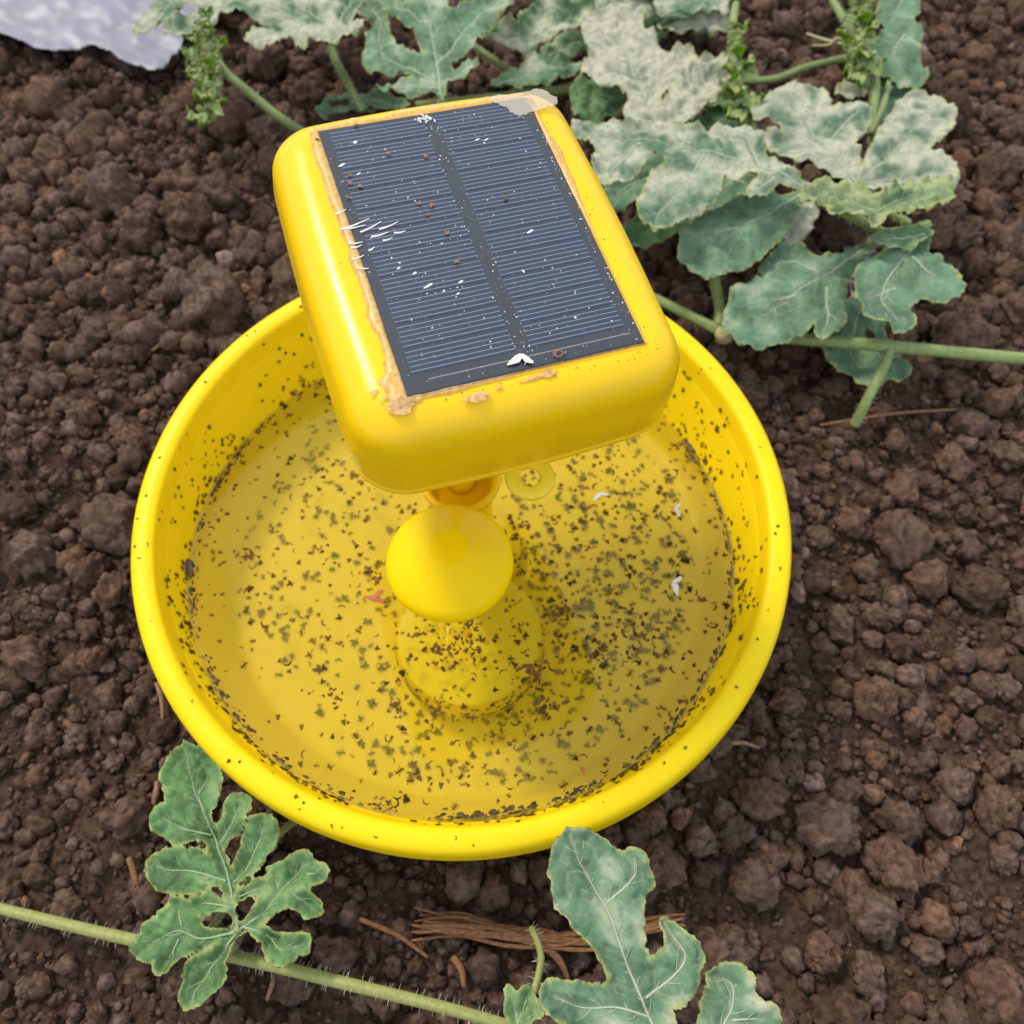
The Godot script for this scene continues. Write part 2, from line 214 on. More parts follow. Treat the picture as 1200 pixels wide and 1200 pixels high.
func ball(rings: int, sides: int) -> Array:
	var v := PackedVector3Array([Vector3.UP])
	var ix := PackedInt32Array()
	for r in range(1, rings):
		var a := PI * r / rings
		for k in sides:
			var b := TAU * (k + 0.5 * (r % 2)) / sides
			v.append(Vector3(sin(a) * cos(b), cos(a), sin(a) * sin(b)))
	v.append(Vector3.DOWN)
	for k in sides:
		var l := (k + 1) % sides
		ix.append_array([0, 1 + k, 1 + l, v.size() - 1, v.size() - 1 - sides + l, v.size() - 1 - sides + k])
		for r in rings - 2:
			var q := 1 + r * sides
			ix.append_array([q + k, q + sides + k, q + sides + l, q + k, q + sides + l, q + l])
	return [v, ix]

func joined(list: Array) -> ArrayMesh:
	var st := SurfaceTool.new()
	st.begin(Mesh.PRIMITIVE_TRIANGLES)
	for e in list:
		st.append_from(e[0], 0, e[1])
	return st.commit()

func many(mesh: Mesh, places: Array, called: String, mat: Material, parent: Node = null, tints := PackedColorArray()) -> MultiMeshInstance3D:
	var mm := MultiMesh.new()
	mm.transform_format = MultiMesh.TRANSFORM_3D
	mm.use_colors = tints.size() > 0
	mm.mesh = mesh
	mm.instance_count = places.size()
	for i in places.size():
		mm.set_instance_transform(i, places[i])
		if tints.size(): mm.set_instance_color(i, tints[i])
	var o := MultiMeshInstance3D.new()
	o.multimesh = mm
	o.material_override = mat
	o.name = numbered(called) if parent == null else called
	(parent if parent else self).add_child(o, true)
	o.set_meta("kind", "stuff")
	return o

# ---------------------------------------------------------------- materials
func lin(r: float, g: float, b: float, a := 1.0) -> Color:
	var c := Color(r, g, b).linear_to_srgb()
	c.a = a
	return c

func noise_tex(kind: int, freq: float, ramp: Array, normal := false, size := 512, octaves := 4, bump := 4.0, seed_ := 1, ret := 1) -> NoiseTexture2D:
	var f := FastNoiseLite.new()
	f.noise_type = kind
	f.frequency = freq
	f.seed = seed_
	f.fractal_octaves = octaves
	if kind == FastNoiseLite.TYPE_CELLULAR:
		f.cellular_return_type = ret
		f.fractal_type = FastNoiseLite.FRACTAL_NONE if octaves < 2 else FastNoiseLite.FRACTAL_FBM
	var t := NoiseTexture2D.new()
	t.width = size
	t.height = size
	t.seamless = true
	t.noise = f
	t.as_normal_map = normal
	t.bump_strength = bump
	if ramp.size():
		var g := Gradient.new()
		g.offsets = PackedFloat32Array(ramp.map(func(r): return r[0]))
		g.colors = PackedColorArray(ramp.map(func(r): return r[1]))
		t.color_ramp = g
	return t

func mat(c: Color, rough: float, spec := 0.5) -> StandardMaterial3D:
	var m := StandardMaterial3D.new()
	m.albedo_color = c
	m.roughness = rough
	m.metallic_specular = spec
	m.cull_mode = BaseMaterial3D.CULL_DISABLED
	return m

func tri(m: StandardMaterial3D, scale: float) -> StandardMaterial3D:
	m.uv1_triplanar = true
	m.uv1_world_triplanar = true
	m.uv1_scale = Vector3.ONE * scale
	return m

func make_materials():
	# plastic: strong yellow with a faint cloudiness and tiny scuffs
	var cloud := noise_tex(FastNoiseLite.TYPE_SIMPLEX, 0.006, [[0.0, Color(0.97, 0.965, 0.95)], [0.45, Color(1, 1, 1)], [1.0, Color(1, 0.99, 1)]], false, 512, 5)
	var scuff := noise_tex(FastNoiseLite.TYPE_SIMPLEX, 0.05, [[0.0, Color(0.55, 0.55, 0.55)], [0.5, Color(0.8, 0.8, 0.8)], [1.0, Color(1, 1, 1)]], false, 512, 5)
	var y := tri(mat(lin(0.88, 0.555, 0.001), 0.36, 0.42), 14.0)
	y.albedo_texture = cloud
	y.roughness_texture = scuff
	M.yellow = y
	var yb := y.duplicate()
	yb.albedo_color = lin(0.86, 0.61, 0.002)
	yb.roughness = 0.55
	yb.metallic_specular = 0.32
	M.basin = yb
	var yt := tri(mat(lin(0.88, 0.66, 0.02), 0.4), 14.0)
	yt.backlight_enabled = true
	yt.backlight = Color(0.6, 0.55, 0.1)
	M.loop = yt
	M.cap = y.duplicate()
	M.cap.albedo_color = lin(0.88, 0.60, 0.001)
	M.cap.roughness = 0.42
	M.cap.metallic_specular = 0.24
	# solar panel
	M.panel = tri(mat(lin(0.036, 0.040, 0.050), 0.32, 0.55), 30.0)
	M.panel.roughness_texture = scuff
	var im := Image.create(256, 128, true, Image.FORMAT_RGB8)
	for j in 128:
		for i in 256:
			var q := fposmod(j / 128.0 * 5.0, 1.0)
			var line := smoothstep(0.085, 0.03, absf(q - 0.5))
			var w := 0.5 + 0.5 * fine.get_noise_2d(i * 0.6, j * 2.0)
			var base := Color(0.150, 0.185, 0.255).lerp(Color(0.195, 0.232, 0.305), w)
			im.set_pixel(i, j, base.lerp(Color(0.60, 0.64, 0.72), line * (0.75 + 0.25 * w)))
	im.generate_mipmaps()
	M.cell = mat(Color.WHITE, 0.3, 0.55)
	M.cell.albedo_texture = ImageTexture.create_from_image(im)
	M.film_edge = mat(lin(0.30, 0.28, 0.25), 0.5)
	M.glue = mat(lin(0.84, 0.60, 0.34, 0.52), 0.34)
	M.glue.albedo_texture = noise_tex(FastNoiseLite.TYPE_SIMPLEX, 0.03, [[0.0, Color(0.72, 0.6, 0.5)], [0.5, Color(0.95, 0.9, 0.8)], [1.0, Color(1, 1, 1)]], false, 256, 4)
	tri(M.glue, 60.0)
	M.glue.transparency = BaseMaterial3D.TRANSPARENCY_ALPHA
	M.glue_white = mat(lin(0.72, 0.69, 0.64), 0.4)
	M.glue_thin = mat(lin(0.70, 0.62, 0.50, 0.34), 0.4)
	M.glue_thin.transparency = BaseMaterial3D.TRANSPARENCY_ALPHA
	M.dust = mat(lin(0.62, 0.63, 0.64), 0.8)
	# water: a clear sheet, a little cloudy
	var w := mat(lin(0.40, 0.325, 0.018, 0.30), 0.02, 0.35)
	w.transparency = BaseMaterial3D.TRANSPARENCY_ALPHA
	M.water = w
	# soil
	var grain := noise_tex(FastNoiseLite.TYPE_SIMPLEX, 0.02, [[0.0, Color(0.50, 0.47, 0.46)], [0.4, Color(0.78, 0.76, 0.75)], [0.7, Color(0.95, 0.93, 0.92)], [1.0, Color(1.0, 1.0, 1.0)]], false, 512, 6, 4.0, 5)
	var pits := noise_tex(FastNoiseLite.TYPE_SIMPLEX, 0.03, [], false, 512, 6, 4.0, 9)
	for e in [["soil", 0.174, 0.113, 0.086], ["soil_red", 0.196, 0.121, 0.086], ["soil_dark", 0.130, 0.081, 0.058], ["soil_grey", 0.195, 0.132, 0.102], ["ground", 0.095, 0.058, 0.041]]:
		var m := tri(mat(lin(e[1], e[2], e[3]), 0.95, 0.2), 22.0)
		m.albedo_texture = grain
		m.heightmap_enabled = true
		m.heightmap_texture = pits
		m.heightmap_scale = 0.05
		m.vertex_color_use_as_albedo = true
		M[e[0]] = m
	# plants
	var net := noise_tex(FastNoiseLite.TYPE_CELLULAR, 0.028, [], false, 512, 1, 4.0, 3, FastNoiseLite.RETURN_DISTANCE2_SUB)
	var blot := noise_tex(FastNoiseLite.TYPE_CELLULAR, 0.028, [[0.0, Color(1, 1, 0.97)], [0.12, Color(0.93, 0.93, 0.92)], [0.5, Color(0.89, 0.90, 0.89)], [1.0, Color(0.86, 0.88, 0.87)]], false, 512, 1, 4.0, 3, FastNoiseLite.RETURN_DISTANCE2_SUB)
	var lf := tri(mat(Color.WHITE, 0.62, 0.35), 26.0)
	lf.uv1_world_triplanar = false
	lf.vertex_color_use_as_albedo = true
	lf.albedo_texture = blot
	lf.heightmap_enabled = true
	lf.heightmap_texture = net
	lf.heightmap_scale = 0.05
	lf.backlight_enabled = true
	lf.backlight = Color(0.34, 0.40, 0.22)
	M.leaf = lf
	var stripes := noise_tex(FastNoiseLite.TYPE_SIMPLEX, 0.02, [[0.0, Color(0.8, 0.85, 0.7)], [1.0, Color(1, 1, 1)]], false, 256, 4)
	M.stem = tri(mat(lin(0.27, 0.33, 0.13), 0.6), 60.0)
	M.stem.albedo_texture = stripes
	M.stem_pale = tri(mat(lin(0.36, 0.36, 0.13), 0.6), 60.0)
	M.stem_pale.albedo_texture = stripes
	M.rib = mat(lin(0.38, 0.44, 0.30), 0.6)
	M.rib_green = mat(lin(0.28, 0.38, 0.20), 0.6)
	M.hair = mat(lin(0.62, 0.64, 0.52), 0.7)
	M.tendril = mat(lin(0.45, 0.40, 0.20), 0.7)
	var fibre := noise_tex(FastNoiseLite.TYPE_SIMPLEX, 0.03, [[0.0, Color(0.55, 0.5, 0.45)], [0.5, Color(0.85, 0.83, 0.8)], [1.0, Color(1, 1, 1)]], false, 512, 5)
	M.straw = tri(mat(lin(0.36, 0.19, 0.10), 0.9, 0.2), 30.0)
	M.straw.albedo_texture = fibre
	M.straw.heightmap_enabled = true
	M.straw.heightmap_texture = fibre
	M.straw.heightmap_scale = 0.05
	M.straw.uv1_scale = Vector3(18, 60, 110)
	M.straw_pale = M.straw.duplicate()
	M.straw_pale.albedo_color = lin(0.42, 0.27, 0.17)
	var sheet := tri(mat(Color.WHITE, 0.45, 0.5), 12.0)
	sheet.vertex_color_use_as_albedo = true
	M.mulch = sheet
	# insects
	M.bug = [mat(lin(0.075, 0.038, 0.010), 0.9, 0.1), mat(lin(0.130, 0.068, 0.018), 0.9, 0.1), mat(lin(0.180, 0.095, 0.035), 0.9, 0.1), mat(lin(0.036, 0.023, 0.012), 0.8, 0.1)]
	M.bug_stuff = mat(Color.WHITE, 0.95, 0.1)
	M.bug_stuff.vertex_color_use_as_albedo = true
	M.tan_bug = mat(lin(0.32, 0.15, 0.08), 0.6)
	M.moth = mat(lin(0.72, 0.66, 0.58), 0.8)
	M.red_moth = mat(lin(0.42, 0.12, 0.05), 0.6)
	M.chip = mat(lin(0.12, 0.07, 0.055), 0.8)

# ---------------------------------------------------------------- ground
const WATER := 0.0393
var AXIS := Vector3(-0.0101, 0.9923, 0.1233).normalized()
var RIM := Vector3(0, 0.062, 0)
var BASIN: Transform3D

func ground_height(x: float, z: float) -> float:
	var h := 0.0105 - 0.0135 * tanh(z / 0.12)
	var r := Vector2(x, z - 0.006).length()
	var away := smoothstep(0.10, 0.16, r)
	h += away * (noise.get_noise_2d(x * 1300.0, z * 1300.0) * 0.008 + noise.get_noise_2d(x * 3600.0 + 50.0, z * 3600.0) * 0.002)
	h += noise.get_noise_2d(x * 9000.0, z * 9000.0) * 0.0012 + 0.010 * smoothstep(0.25, 0.5, -z) - 0.003
	return h

func make_ground():
	var c := PackedFloat32Array()
	var x := -0.62
	while x < 0.66:
		c.append(x)
		x += 0.0032
	for k in range(1, 26):
		c.append(x + pow(k, 2.2) * 0.005)
		c.insert(0, -0.62 - pow(k, 2.2) * 0.005)
	var v := PackedVector3Array()
	var ix := PackedInt32Array()
	var n := c.size()
	for j in n:
		for i in n:
			v.append(Vector3(c[i], ground_height(c[i], c[j] - 0.16), c[j] - 0.16))
	for j in n - 1:
		for i in n - 1:
			var a := j * n + i
			ix.append_array([a, a + 1, a + n + 1, a, a + n + 1, a + n])
	var cols := PackedColorArray()
	cols.resize(v.size())
	cols.fill(Color.WHITE)
	tag(build(solid(v, ix, cols, PackedVector2Array(), true), "ground", M.ground), "dark brown crumbly field soil under the yellow trap", "soil", "", "structure")

func clod(seed_: int, rings: int, sides: int, rough: float) -> ArrayMesh:
	var b := ball(rings, sides)
	var v: PackedVector3Array = b[0]
	var f := FastNoiseLite.new()
	f.seed = seed_
	f.frequency = 0.55
	f.fractal_octaves = 4
	f.fractal_gain = 0.6
	var cell := FastNoiseLite.new()
	cell.seed = seed_ + 7
	cell.noise_type = FastNoiseLite.TYPE_CELLULAR
	cell.frequency = 0.75
	cell.cellular_return_type = FastNoiseLite.RETURN_DISTANCE
	cell.fractal_type = FastNoiseLite.FRACTAL_NONE
	var cols := PackedColorArray()
	for i in v.size():
		var p := v[i]
		var q := p * 1.6
		var lump := -cell.get_noise_3d(q.x * 1.2, q.y * 1.2, q.z * 1.2)
		var d := 1.0 + rough * f.get_noise_3d(q.x * 1.4, q.y * 1.4, q.z * 1.4) + 0.46 * (lump - 0.5) + 0.11 * f.get_noise_3d(q.x * 6.0, q.y * 6.0, q.z * 6.0)
		v[i] = p * d
		var t := 0.92 + 0.25 * f.get_noise_3d(q.x * 3.0 + 40.0, q.y * 3.0, q.z * 3.0)
		cols.append(Color(t, t, t))
	return solid(v, b[1], cols)

func on_basin(x: float, z: float, margin: float) -> bool:
	return Vector2(x, z - 0.004).length() < 0.096 + margin

func turned(scale: Vector3) -> Basis:
	return Basis.from_euler(Vector3(rng.randf() * TAU, rng.randf() * TAU, rng.randf() * TAU)).scaled_local(scale)

func place_words(x: float, z: float) -> String:
	if z > 0.112: return "in front of the dry stalk" if x > -0.02 else "under the front vine"
	if z > 0.085: return "between the front rim and the dry stalk" if x < 0.06 else "beyond the right end of the dry stalk"
	if x < -0.1: return "left of the lower left rim" if z > 0.0 else ("left of the upper left rim" if z > -0.14 else "below the lilac film at the back left")
	if x > 0.09: return "right of the lower right rim" if z > 0.02 else ("right of the upper right rim" if z > -0.10 else "under the right hand leaves")
	return "behind the solar head" if z < 0.0 else "close under the front rim"

func make_soil():
	var shapes := []
	for k in 10: shapes.append(clod(20 + k * 3, 20, 28, 0.5))
	var small := []
	for k in 5: small.append(clod(60 + k * 5, 9, 13, 0.62))
	var tones := ["soil", "soil_red", "soil_grey", "soil_dark", "soil"]
	var words := {"soil": "mid brown", "soil_red": "reddish brown", "soil_grey": "greyish brown", "soil_dark": "dark brown"}
	# the clods one can tell apart, largest in front and to the right of the basin
	var placed := []
	var grid := {}
	var tries := 0
	while placed.size() < 300 and tries < 60000:
		tries += 1
		var first := tries < 900
		var x := rng.randf_range(-0.30, 0.30)
		var z := rng.randf_range(-0.42, 0.19)
		var r := rng.randf_range(0.0080, 0.0112) if first else rng.randf_range(0.0042, 0.0085)
		if on_basin(x, z, 0.004 + r): continue
		if z > 0.108 and z < 0.147 and x > -0.032 and x < 0.092 and r > 0.005: continue
		if x < 0.0 and z > 0.05: r *= 0.70
		if z < -0.12: r *= 1.5
		if z < -0.05 and rng.randf() < 0.72: continue
		if x < -0.18 and rng.randf() < 0.6: continue
		if first and (rng.randf() < 0.86 or placed.size() > 26): continue
		var ok := true
		for p in placed:
			if Vector2(p.x - x, p.z - z).length() < (p.w + r) * 0.9:
				ok = false
				break
		if ok: placed.append(Vector4(x, 0, z, r))
	for p in placed:
		for i in range(-4, 5):
			for j in range(-4, 5):
				if Vector2(i, j).length() * 0.004 < p.w + 0.001:
					grid[Vector2i(roundi(p.x / 0.004) + i, roundi(p.z / 0.004) + j)] = p.w
		var tone: String = tones[rng.randi() % 5]
		var big := "large lumpy" if p.w > 0.0088 else ("middling rounded" if p.w > 0.006 else "small rounded")
		var o := build(shapes[rng.randi() % 10], "soil_clod", M[tone])
		o.transform = Transform3D(turned(Vector3(rng.randf_range(0.85, 1.3), rng.randf_range(0.75, 1.0), rng.randf_range(0.85, 1.15)) * p.w), Vector3(p.x, ground_height(p.x, p.z) + p.w * 0.52, p.z))
		var where := place_words(p.x, p.z)
		tag(o, "%s %s soil clod %s" % [big, words[tone], where], "soil clod", "%s %s soil clods %s" % [big, words[tone], where])
	# crumbs between them, past counting
	for k in 5:
		var at := []
		var tints := PackedColorArray()
		for i in 4200:
			var x := rng.randf_range(-0.40, 0.46)
			var z := rng.randf_range(-0.50, 0.21)
			if on_basin(x, z, -0.006): continue
			var u := rng.randf()
			var r := lerpf(0.0012, 0.0026, rng.randf()) if u < 0.6 else (lerpf(0.0024, 0.0042, rng.randf()) if u < 0.93 else lerpf(0.004, 0.0062, rng.randf()))
			if x < 0.0 and z > 0.06: r *= 0.8
			if z < -0.1: r *= 1.25
			if grid.has(Vector2i(roundi(x / 0.004), roundi(z / 0.004))) and rng.randf() < 0.93: continue
			at.append(Transform3D(turned(Vector3(rng.randf_range(0.85, 1.3), rng.randf_range(0.75, 1.0), 1.0) * r), Vector3(x, ground_height(x, z) + r * rng.randf_range(0.15, 0.75), z)))
			var t := rng.randf_range(0.8, 1.15)
			if rng.randf() < 0.008: tints.append(Color(t * 2.0, t * 2.1, t * 2.4))
			elif rng.randf() < 0.02: tints.append(Color(t * 1.6, t * 1.45, t * 1.25))
			else: tints.append(Color(t, t * rng.randf_range(0.97, 1.02), t * rng.randf_range(0.94, 1.06)))
		for i in 3200:
			var x := rng.randf_range(-0.30, 0.32)
			var z := rng.randf_range(-0.30, 0.21)
			if on_basin(x, z, 0.0): continue
			var r := rng.randf_range(0.0005, 0.0013)
			if grid.has(Vector2i(roundi(x / 0.004), roundi(z / 0.004))): continue
			at.append(Transform3D(turned(Vector3(1.2, 0.9, 1.0) * r), Vector3(x, ground_height(x, z) + r * 0.6, z)))
			var t := rng.randf_range(0.8, 1.2)
			tints.append(Color(t, t, t))
		tag(many(small[k], at, "soil_crumbs", M[tones[k]], null, tints), ["fine brown soil crumbs strewn over the ground", "reddish soil crumbs strewn over the ground", "greyish soil crumbs strewn over the ground", "dark soil crumbs strewn over the ground", "fine brown soil grains lying between the clods"][k], "soil")

# ---------------------------------------------------------------- leaves
func blade(chains: Array, style: Vector4, curl: float, cell: float, seed_: int, sheet := false) -> ArrayMesh:
	# the union of tapering lobes round the veins, meshed on a grid in the plane of the leaf (mm), two sheets that meet in the margin
	var seg := []
	var lo := Vector2(1e9, 1e9)
	var hi := -lo
	for c in chains:
		for k in range(0, c.size() - 3, 3):
			var a := Vector2(c[k], c[k + 1])
			var b := Vector2(c[k + 3], c[k + 4])
			seg.append([a, b - a, c[k + 2], c[k + 5] - c[k + 2], maxf((b - a).length_squared(), 1e-6)])
			for e in [[a, c[k + 2]], [b, c[k + 5]]]:
				lo = lo.min(e[0] - Vector2.ONE * (e[1] + 2.5))
				hi = hi.max(e[0] + Vector2.ONE * (e[1] + 2.5))
	var nx := int((hi.x - lo.x) / cell) + 2
	var ny := int((hi.y - lo.y) / cell) + 2
	var field := func(p: Vector2) -> Array:
		var best := 1e9
		var sum := 0.0
		var vein := 1e9
		var chev := 0.0
		var perp := 0.0
		for s in seg:
			var d: Vector2 = p - s[0]
			var t: float = clampf(d.dot(s[1]) / s[4], 0.0, 1.0)
			var off: Vector2 = d - s[1] * t
			var l := off.length()
			var w: float = l - s[2] - s[3] * t
			if w < best:
				best = w
				chev = t * sqrt(s[4]) - l * 0.8
				perp = l
			vein = minf(vein, l - 0.1 * maxf(0.0, 2.0 - l))
			if w < 9.0: sum += exp(-w * 1.5)
		var f := -log(sum) / 1.5 if sum > 0.0 else best
		f += 0.6 * noise.get_noise_2d(p.x * 16.0 + seed_ * 71.0, p.y * 16.0) + 1.1 * absf(noise.get_noise_2d(p.x * 26.0, p.y * 26.0 + seed_ * 37.0)) - 0.2
		return [f, vein, chev, perp]
	var vals := []
	vals.resize((nx + 1) * (ny + 1))
	for j in ny + 1:
		for i in nx + 1:
			vals[j * (nx + 1) + i] = field.call(lo + Vector2(i, j) * cell)
	var v := PackedVector3Array()
	var cols := PackedColorArray()
	var ix := PackedInt32Array()
	var top := {}
	var under := {}
	var edge := {}
	var teal := Color(0.145, 0.245, 0.170)
	var green := Color(0.118, 0.235, 0.085)
	var cream := Color(0.60, 0.56, 0.43) if style.x > 0.2 else Color(0.42, 0.46, 0.22)
	var base := green.lerp(teal, style.x) if style.x >= 0.0 else Color(0.27, 0.39, 0.12)
	var add := func(p: Vector2, e: Array, side: float):
		var inside: float = -e[0]
		var y := 1.6 * noise.get_noise_2d(p.x * 5.0 + seed_ * 13.0, p.y * 5.0) * 2.2
		var margin := exp(-maxf(inside, 0.0) / 2.2)
		y += curl * margin * (1.8 * noise.get_noise_2d(p.x * 12.0, p.y * 12.0 + seed_ * 29.0) + 0.2) * 2.2
		var lateral := absf(fposmod(e[2] / 5.2, 1.0) - 0.5) * 2.0
		var bump := minf(e[1] / 2.2, 1.0) * (0.35 + 0.65 * smoothstep(0.0, 0.6, lateral))
		if sheet and style.w < 3.0: y = 2.2 * noise.get_noise_2d(p.x * 3.0 + seed_, p.y * 3.0) + margin * 1.5 * noise.get_noise_2d(p.x * 6.0, p.y * 6.0)
		y += style.w * (1.35 * bump + 0.6 * noise.get_noise_2d(p.x * 24.0, p.y * 24.0 + seed_ * 7.0)) * (1.0 if not sheet else 0.0) - (0.0 if sheet else 0.5 * exp(-e[1]))
		var patch := noise.get_noise_2d(p.x * 4.5 + seed_ * 19.0, p.y * 4.5) + 0.09 * noise.get_noise_2d(p.x * 22.0, p.y * 22.0)
		var c := (base * 0.8).lerp(base * 1.4, clampf(0.5 + 1.2 * patch, 0.0, 1.0))
		var bleach := clampf((patch + style.y * 1.5 - 0.5) * 1.7 + margin * style.y * 1.2, 0.0, 1.0)
		c = c.lerp(cream, bleach * 0.82)
		c = c.lerp(Color(0.36, 0.37, 0.27), 0.62 * style.z * smoothstep(0.62, 0.12, e[1]))
		c = c.lerp(Color(0.30, 0.33, 0.24), 0.55 * style.z * smoothstep(0.20, 0.0, lateral) * smoothstep(0.3, 1.0, inside))
		c = c.lerp(Color(0.44, 0.46, 0.17), 0.8 * smoothstep(1.1, 0.2, inside))
		if side < 0.0: c = Color(0.16, 0.30, 0.05).lerp(Color(0.17, 0.25, 0.14), style.x * 0.5)
		if sheet:
			c = Color(0.225, 0.22, 0.275) * (0.97 + 0.08 * patch)
		c.a = 1.0
		v.append(Vector3(p.x, y + side * 0.16 * minf(inside, 0.5) * 2.0, p.y) * MM)
		cols.append(c)
		return v.size() - 1
	var offs := [Vector2i(0, 0), Vector2i(1, 0), Vector2i(1, 1), Vector2i(0, 1)]
	for j in ny:
		for i in nx:
			var any := false
			for o in offs:
				if vals[(j + o.y) * (nx + 1) + i + o.x][0] < 0.0: any = true
			if not any: continue
			var ring_t := PackedInt32Array()
			var ring_u := PackedInt32Array()
			for k in 4:
				var a: Vector2i = Vector2i(i, j) + offs[k]
				var b: Vector2i = Vector2i(i, j) + offs[(k + 1) % 4]
				var ia := a.y * (nx + 1) + a.x
				var ib := b.y * (nx + 1) + b.x
				var fa: float = vals[ia][0]
				var fb: float = vals[ib][0]
				if fa < 0.0:
					if not top.has(ia):
						top[ia] = add.call(lo + Vector2(a) * cell, vals[ia], 1.0)
						under[ia] = add.call(lo + Vector2(a) * cell, vals[ia], -1.0)
					ring_t.append(top[ia])
					ring_u.append(under[ia])
				if (fa < 0.0) != (fb < 0.0):
					var key := mini(ia, ib) * 4 + (1 if absi(ia - ib) == 1 else 2)
					if not edge.has(key):
						var t := fa / (fa - fb)
						var ea: Array = vals[ia]
						var eb: Array = vals[ib]
						edge[key] = add.call(lo + Vector2(a).lerp(Vector2(b), t) * cell, [0.0, lerpf(ea[1], eb[1], t), lerpf(ea[2], eb[2], t), lerpf(ea[3], eb[3], t)], 1.0)
					ring_t.append(edge[key])
					ring_u.append(edge[key])
			for k in range(1, ring_t.size() - 1):
				ix.append_array([ring_t[0], ring_t[k], ring_t[k + 1]])
				ix.append_array([ring_u[0], ring_u[k + 1], ring_u[k]])
	return solid(v, ix, cols)

func leaf_frame(at: Vector3, tilt: Vector2) -> Transform3D:
	var n := Vector3(tilt.x, 1, tilt.y).normalized()
	var u := (Vector3.RIGHT - n * n.x).normalized()
	return Transform3D(Basis(u, n, u.cross(n)), at)

func make_plants():
	var plants := {}
	for e in [["bottom", "hairy watermelon vine in front of the basin with one dark green lobed leaf", Vector3(-0.0589, 0.0, 0.1343)], ["back", "watermelon vine behind the solar panel, its leaves edged in cream", Vector3(-0.06, 0.02, -0.30)], ["right", "dense grey-green watermelon vine to the right of the solar panel", Vector3(0.12, 0.02, -0.12)]]:
		var o := thing("watermelon_vine", e[2])
		tag(o, e[1], "watermelon vine")
		plants[e[0]] = o
	var count := 0
	for l in LEAVES:
		var root: Node3D = plants[l[0]]
		var fr := leaf_frame(l[1] - root.position, l[2])
		count += 1
		var near: bool = l[0] == "bottom"
		var o := build(blade(l[5], l[3], l[4], 0.62 if near else 1.0, count), "leaf", M.leaf, root, fr)
		# raised ribs along every lobe, with fine side ribs
		var list := []
		var crinkle: float = l[3].w
		var lift := func(x: float, z: float) -> Vector3:
			var y := 3.52 * noise.get_noise_2d(x * 5.0 + count * 13.0, z * 5.0) + crinkle * 0.6 * noise.get_noise_2d(x * 24.0, z * 24.0 + count * 7.0) - 0.05
			return Vector3(x, y, z) * MM
		for c in l[5]:
			var flat := []
			var far := 0.0
			for k in range(0, c.size(), 3):
				flat.append([Vector3(c[k], c[k + 2], c[k + 1]), 0.0])
				far = maxf(far, c[k + 2])
			if flat.size() < 2 or far < 1.6: continue
			flat = smooth_path(flat, 7)
			flat = flat.slice(0, maxi(3, int(flat.size() * (0.93 if flat.size() > 12 else 0.75))))
			var pts := []
			var thick := 0.42 if near else 0.55
			for k in flat.size():
				var p: Vector3 = flat[k][0]
				pts.append([lift.call(p.x, p.z), lerpf(thick, 0.10, float(k) / flat.size())])
			list.append([tube(pts, 6), Transform3D()])
			var run := 0.0
			var side := 1.0
			for k in range(1, flat.size() - 1):
				var p: Vector3 = flat[k][0]
				var d := p - (flat[k - 1][0] as Vector3)
				d.y = 0.0
				run += d.length()
				if run < 2.6 or p.y < 2.2: continue
				run = 0.0
				side = -side
				var dir := Vector2(d.x, d.z).normalized().rotated(side * rng.randf_range(0.7, 0.95))
				var rib := []
				for q in 6:
					var s := p.y * 0.88 * q / 5.0
					var bend := dir.rotated(-side * 0.25 * q / 5.0)
					rib.append([lift.call(p.x + bend.x * s, p.z + bend.y * s) + Vector3(0, 0.0011 * crinkle * minf(1.0, q / 2.0), 0), thick * lerpf(0.32, 0.12, q / 5.0)])
				list.append([tube(rib, 5), Transform3D()])
		if list.size():
			build(joined(list), "vein", M.rib if l[3].x > 0.3 else M.rib_green, o)
	for s in STEMS:
		var root: Node3D = plants[s[0]]
		var pts := []
		for p in s[2]: pts.append([p[0] - root.position, p[1]])
		pts = smooth_path(pts, 10)
		var o := build(tube(pts, 14, 0.09, 0.12), s[1], M.tendril if s[1] == "tendril" else (M.stem_pale if s[0] == "bottom" else M.stem), root)
		if s[1] != "tendril": hairs(pts, o, 260 if s[0] == "bottom" and s[1] == "stem" else 90)
	# young shoot tips with folded, hairy leaflets
	for e in [["right", Vector3(0.1198, 0.0756, -0.2529), 1.0], ["right", Vector3(0.1865, 0.0756, -0.2883), 1.0], ["back", Vector3(-0.1363, 0.0708, -0.2371), 0.85], ["back", Vector3(-0.1445, 0.0740, -0.2650), 0.7]]:
		shoot(plants[e[0]], e[1], e[2])
	var knot := ball(9, 12)
	var kv: PackedVector3Array = knot[0]
	for i in kv.size(): kv[i] *= 0.0042 * (1.0 + 0.25 * noise.get_noise_3dv(kv[i] * 90.0))
	build(solid(kv, knot[1]), "fuzzy_bud", M.tendril, plants.right, Transform3D(Basis(), Vector3(0.1067, 0.0420, -0.1069) - plants.right.position))

func hairs(pts: Array, parent: Node, n: int):
	var h := tube([[Vector3.ZERO, 0.09], [Vector3(0, 0.0011, 0), 0.06], [Vector3(0.0002, 0.0021, 0), 0.02]], 3)
	var where := []
	for i in n:
		var k := rng.randi() % (pts.size() - 1)
		var dir: Vector3 = (pts[k + 1][0] - pts[k][0]).normalized()
		var out := Vector3(rng.randfn(), rng.randfn(), rng.randfn())
		out = (out - dir * out.dot(dir)).normalized()
		var p: Vector3 = pts[k][0].lerp(pts[k + 1][0], rng.randf()) + out * pts[k][1] * 0.9 * MM
		where.append(Transform3D(Basis(dir, out, dir.cross(out)), p))
	many(h, where, "hairs", M.hair, parent)

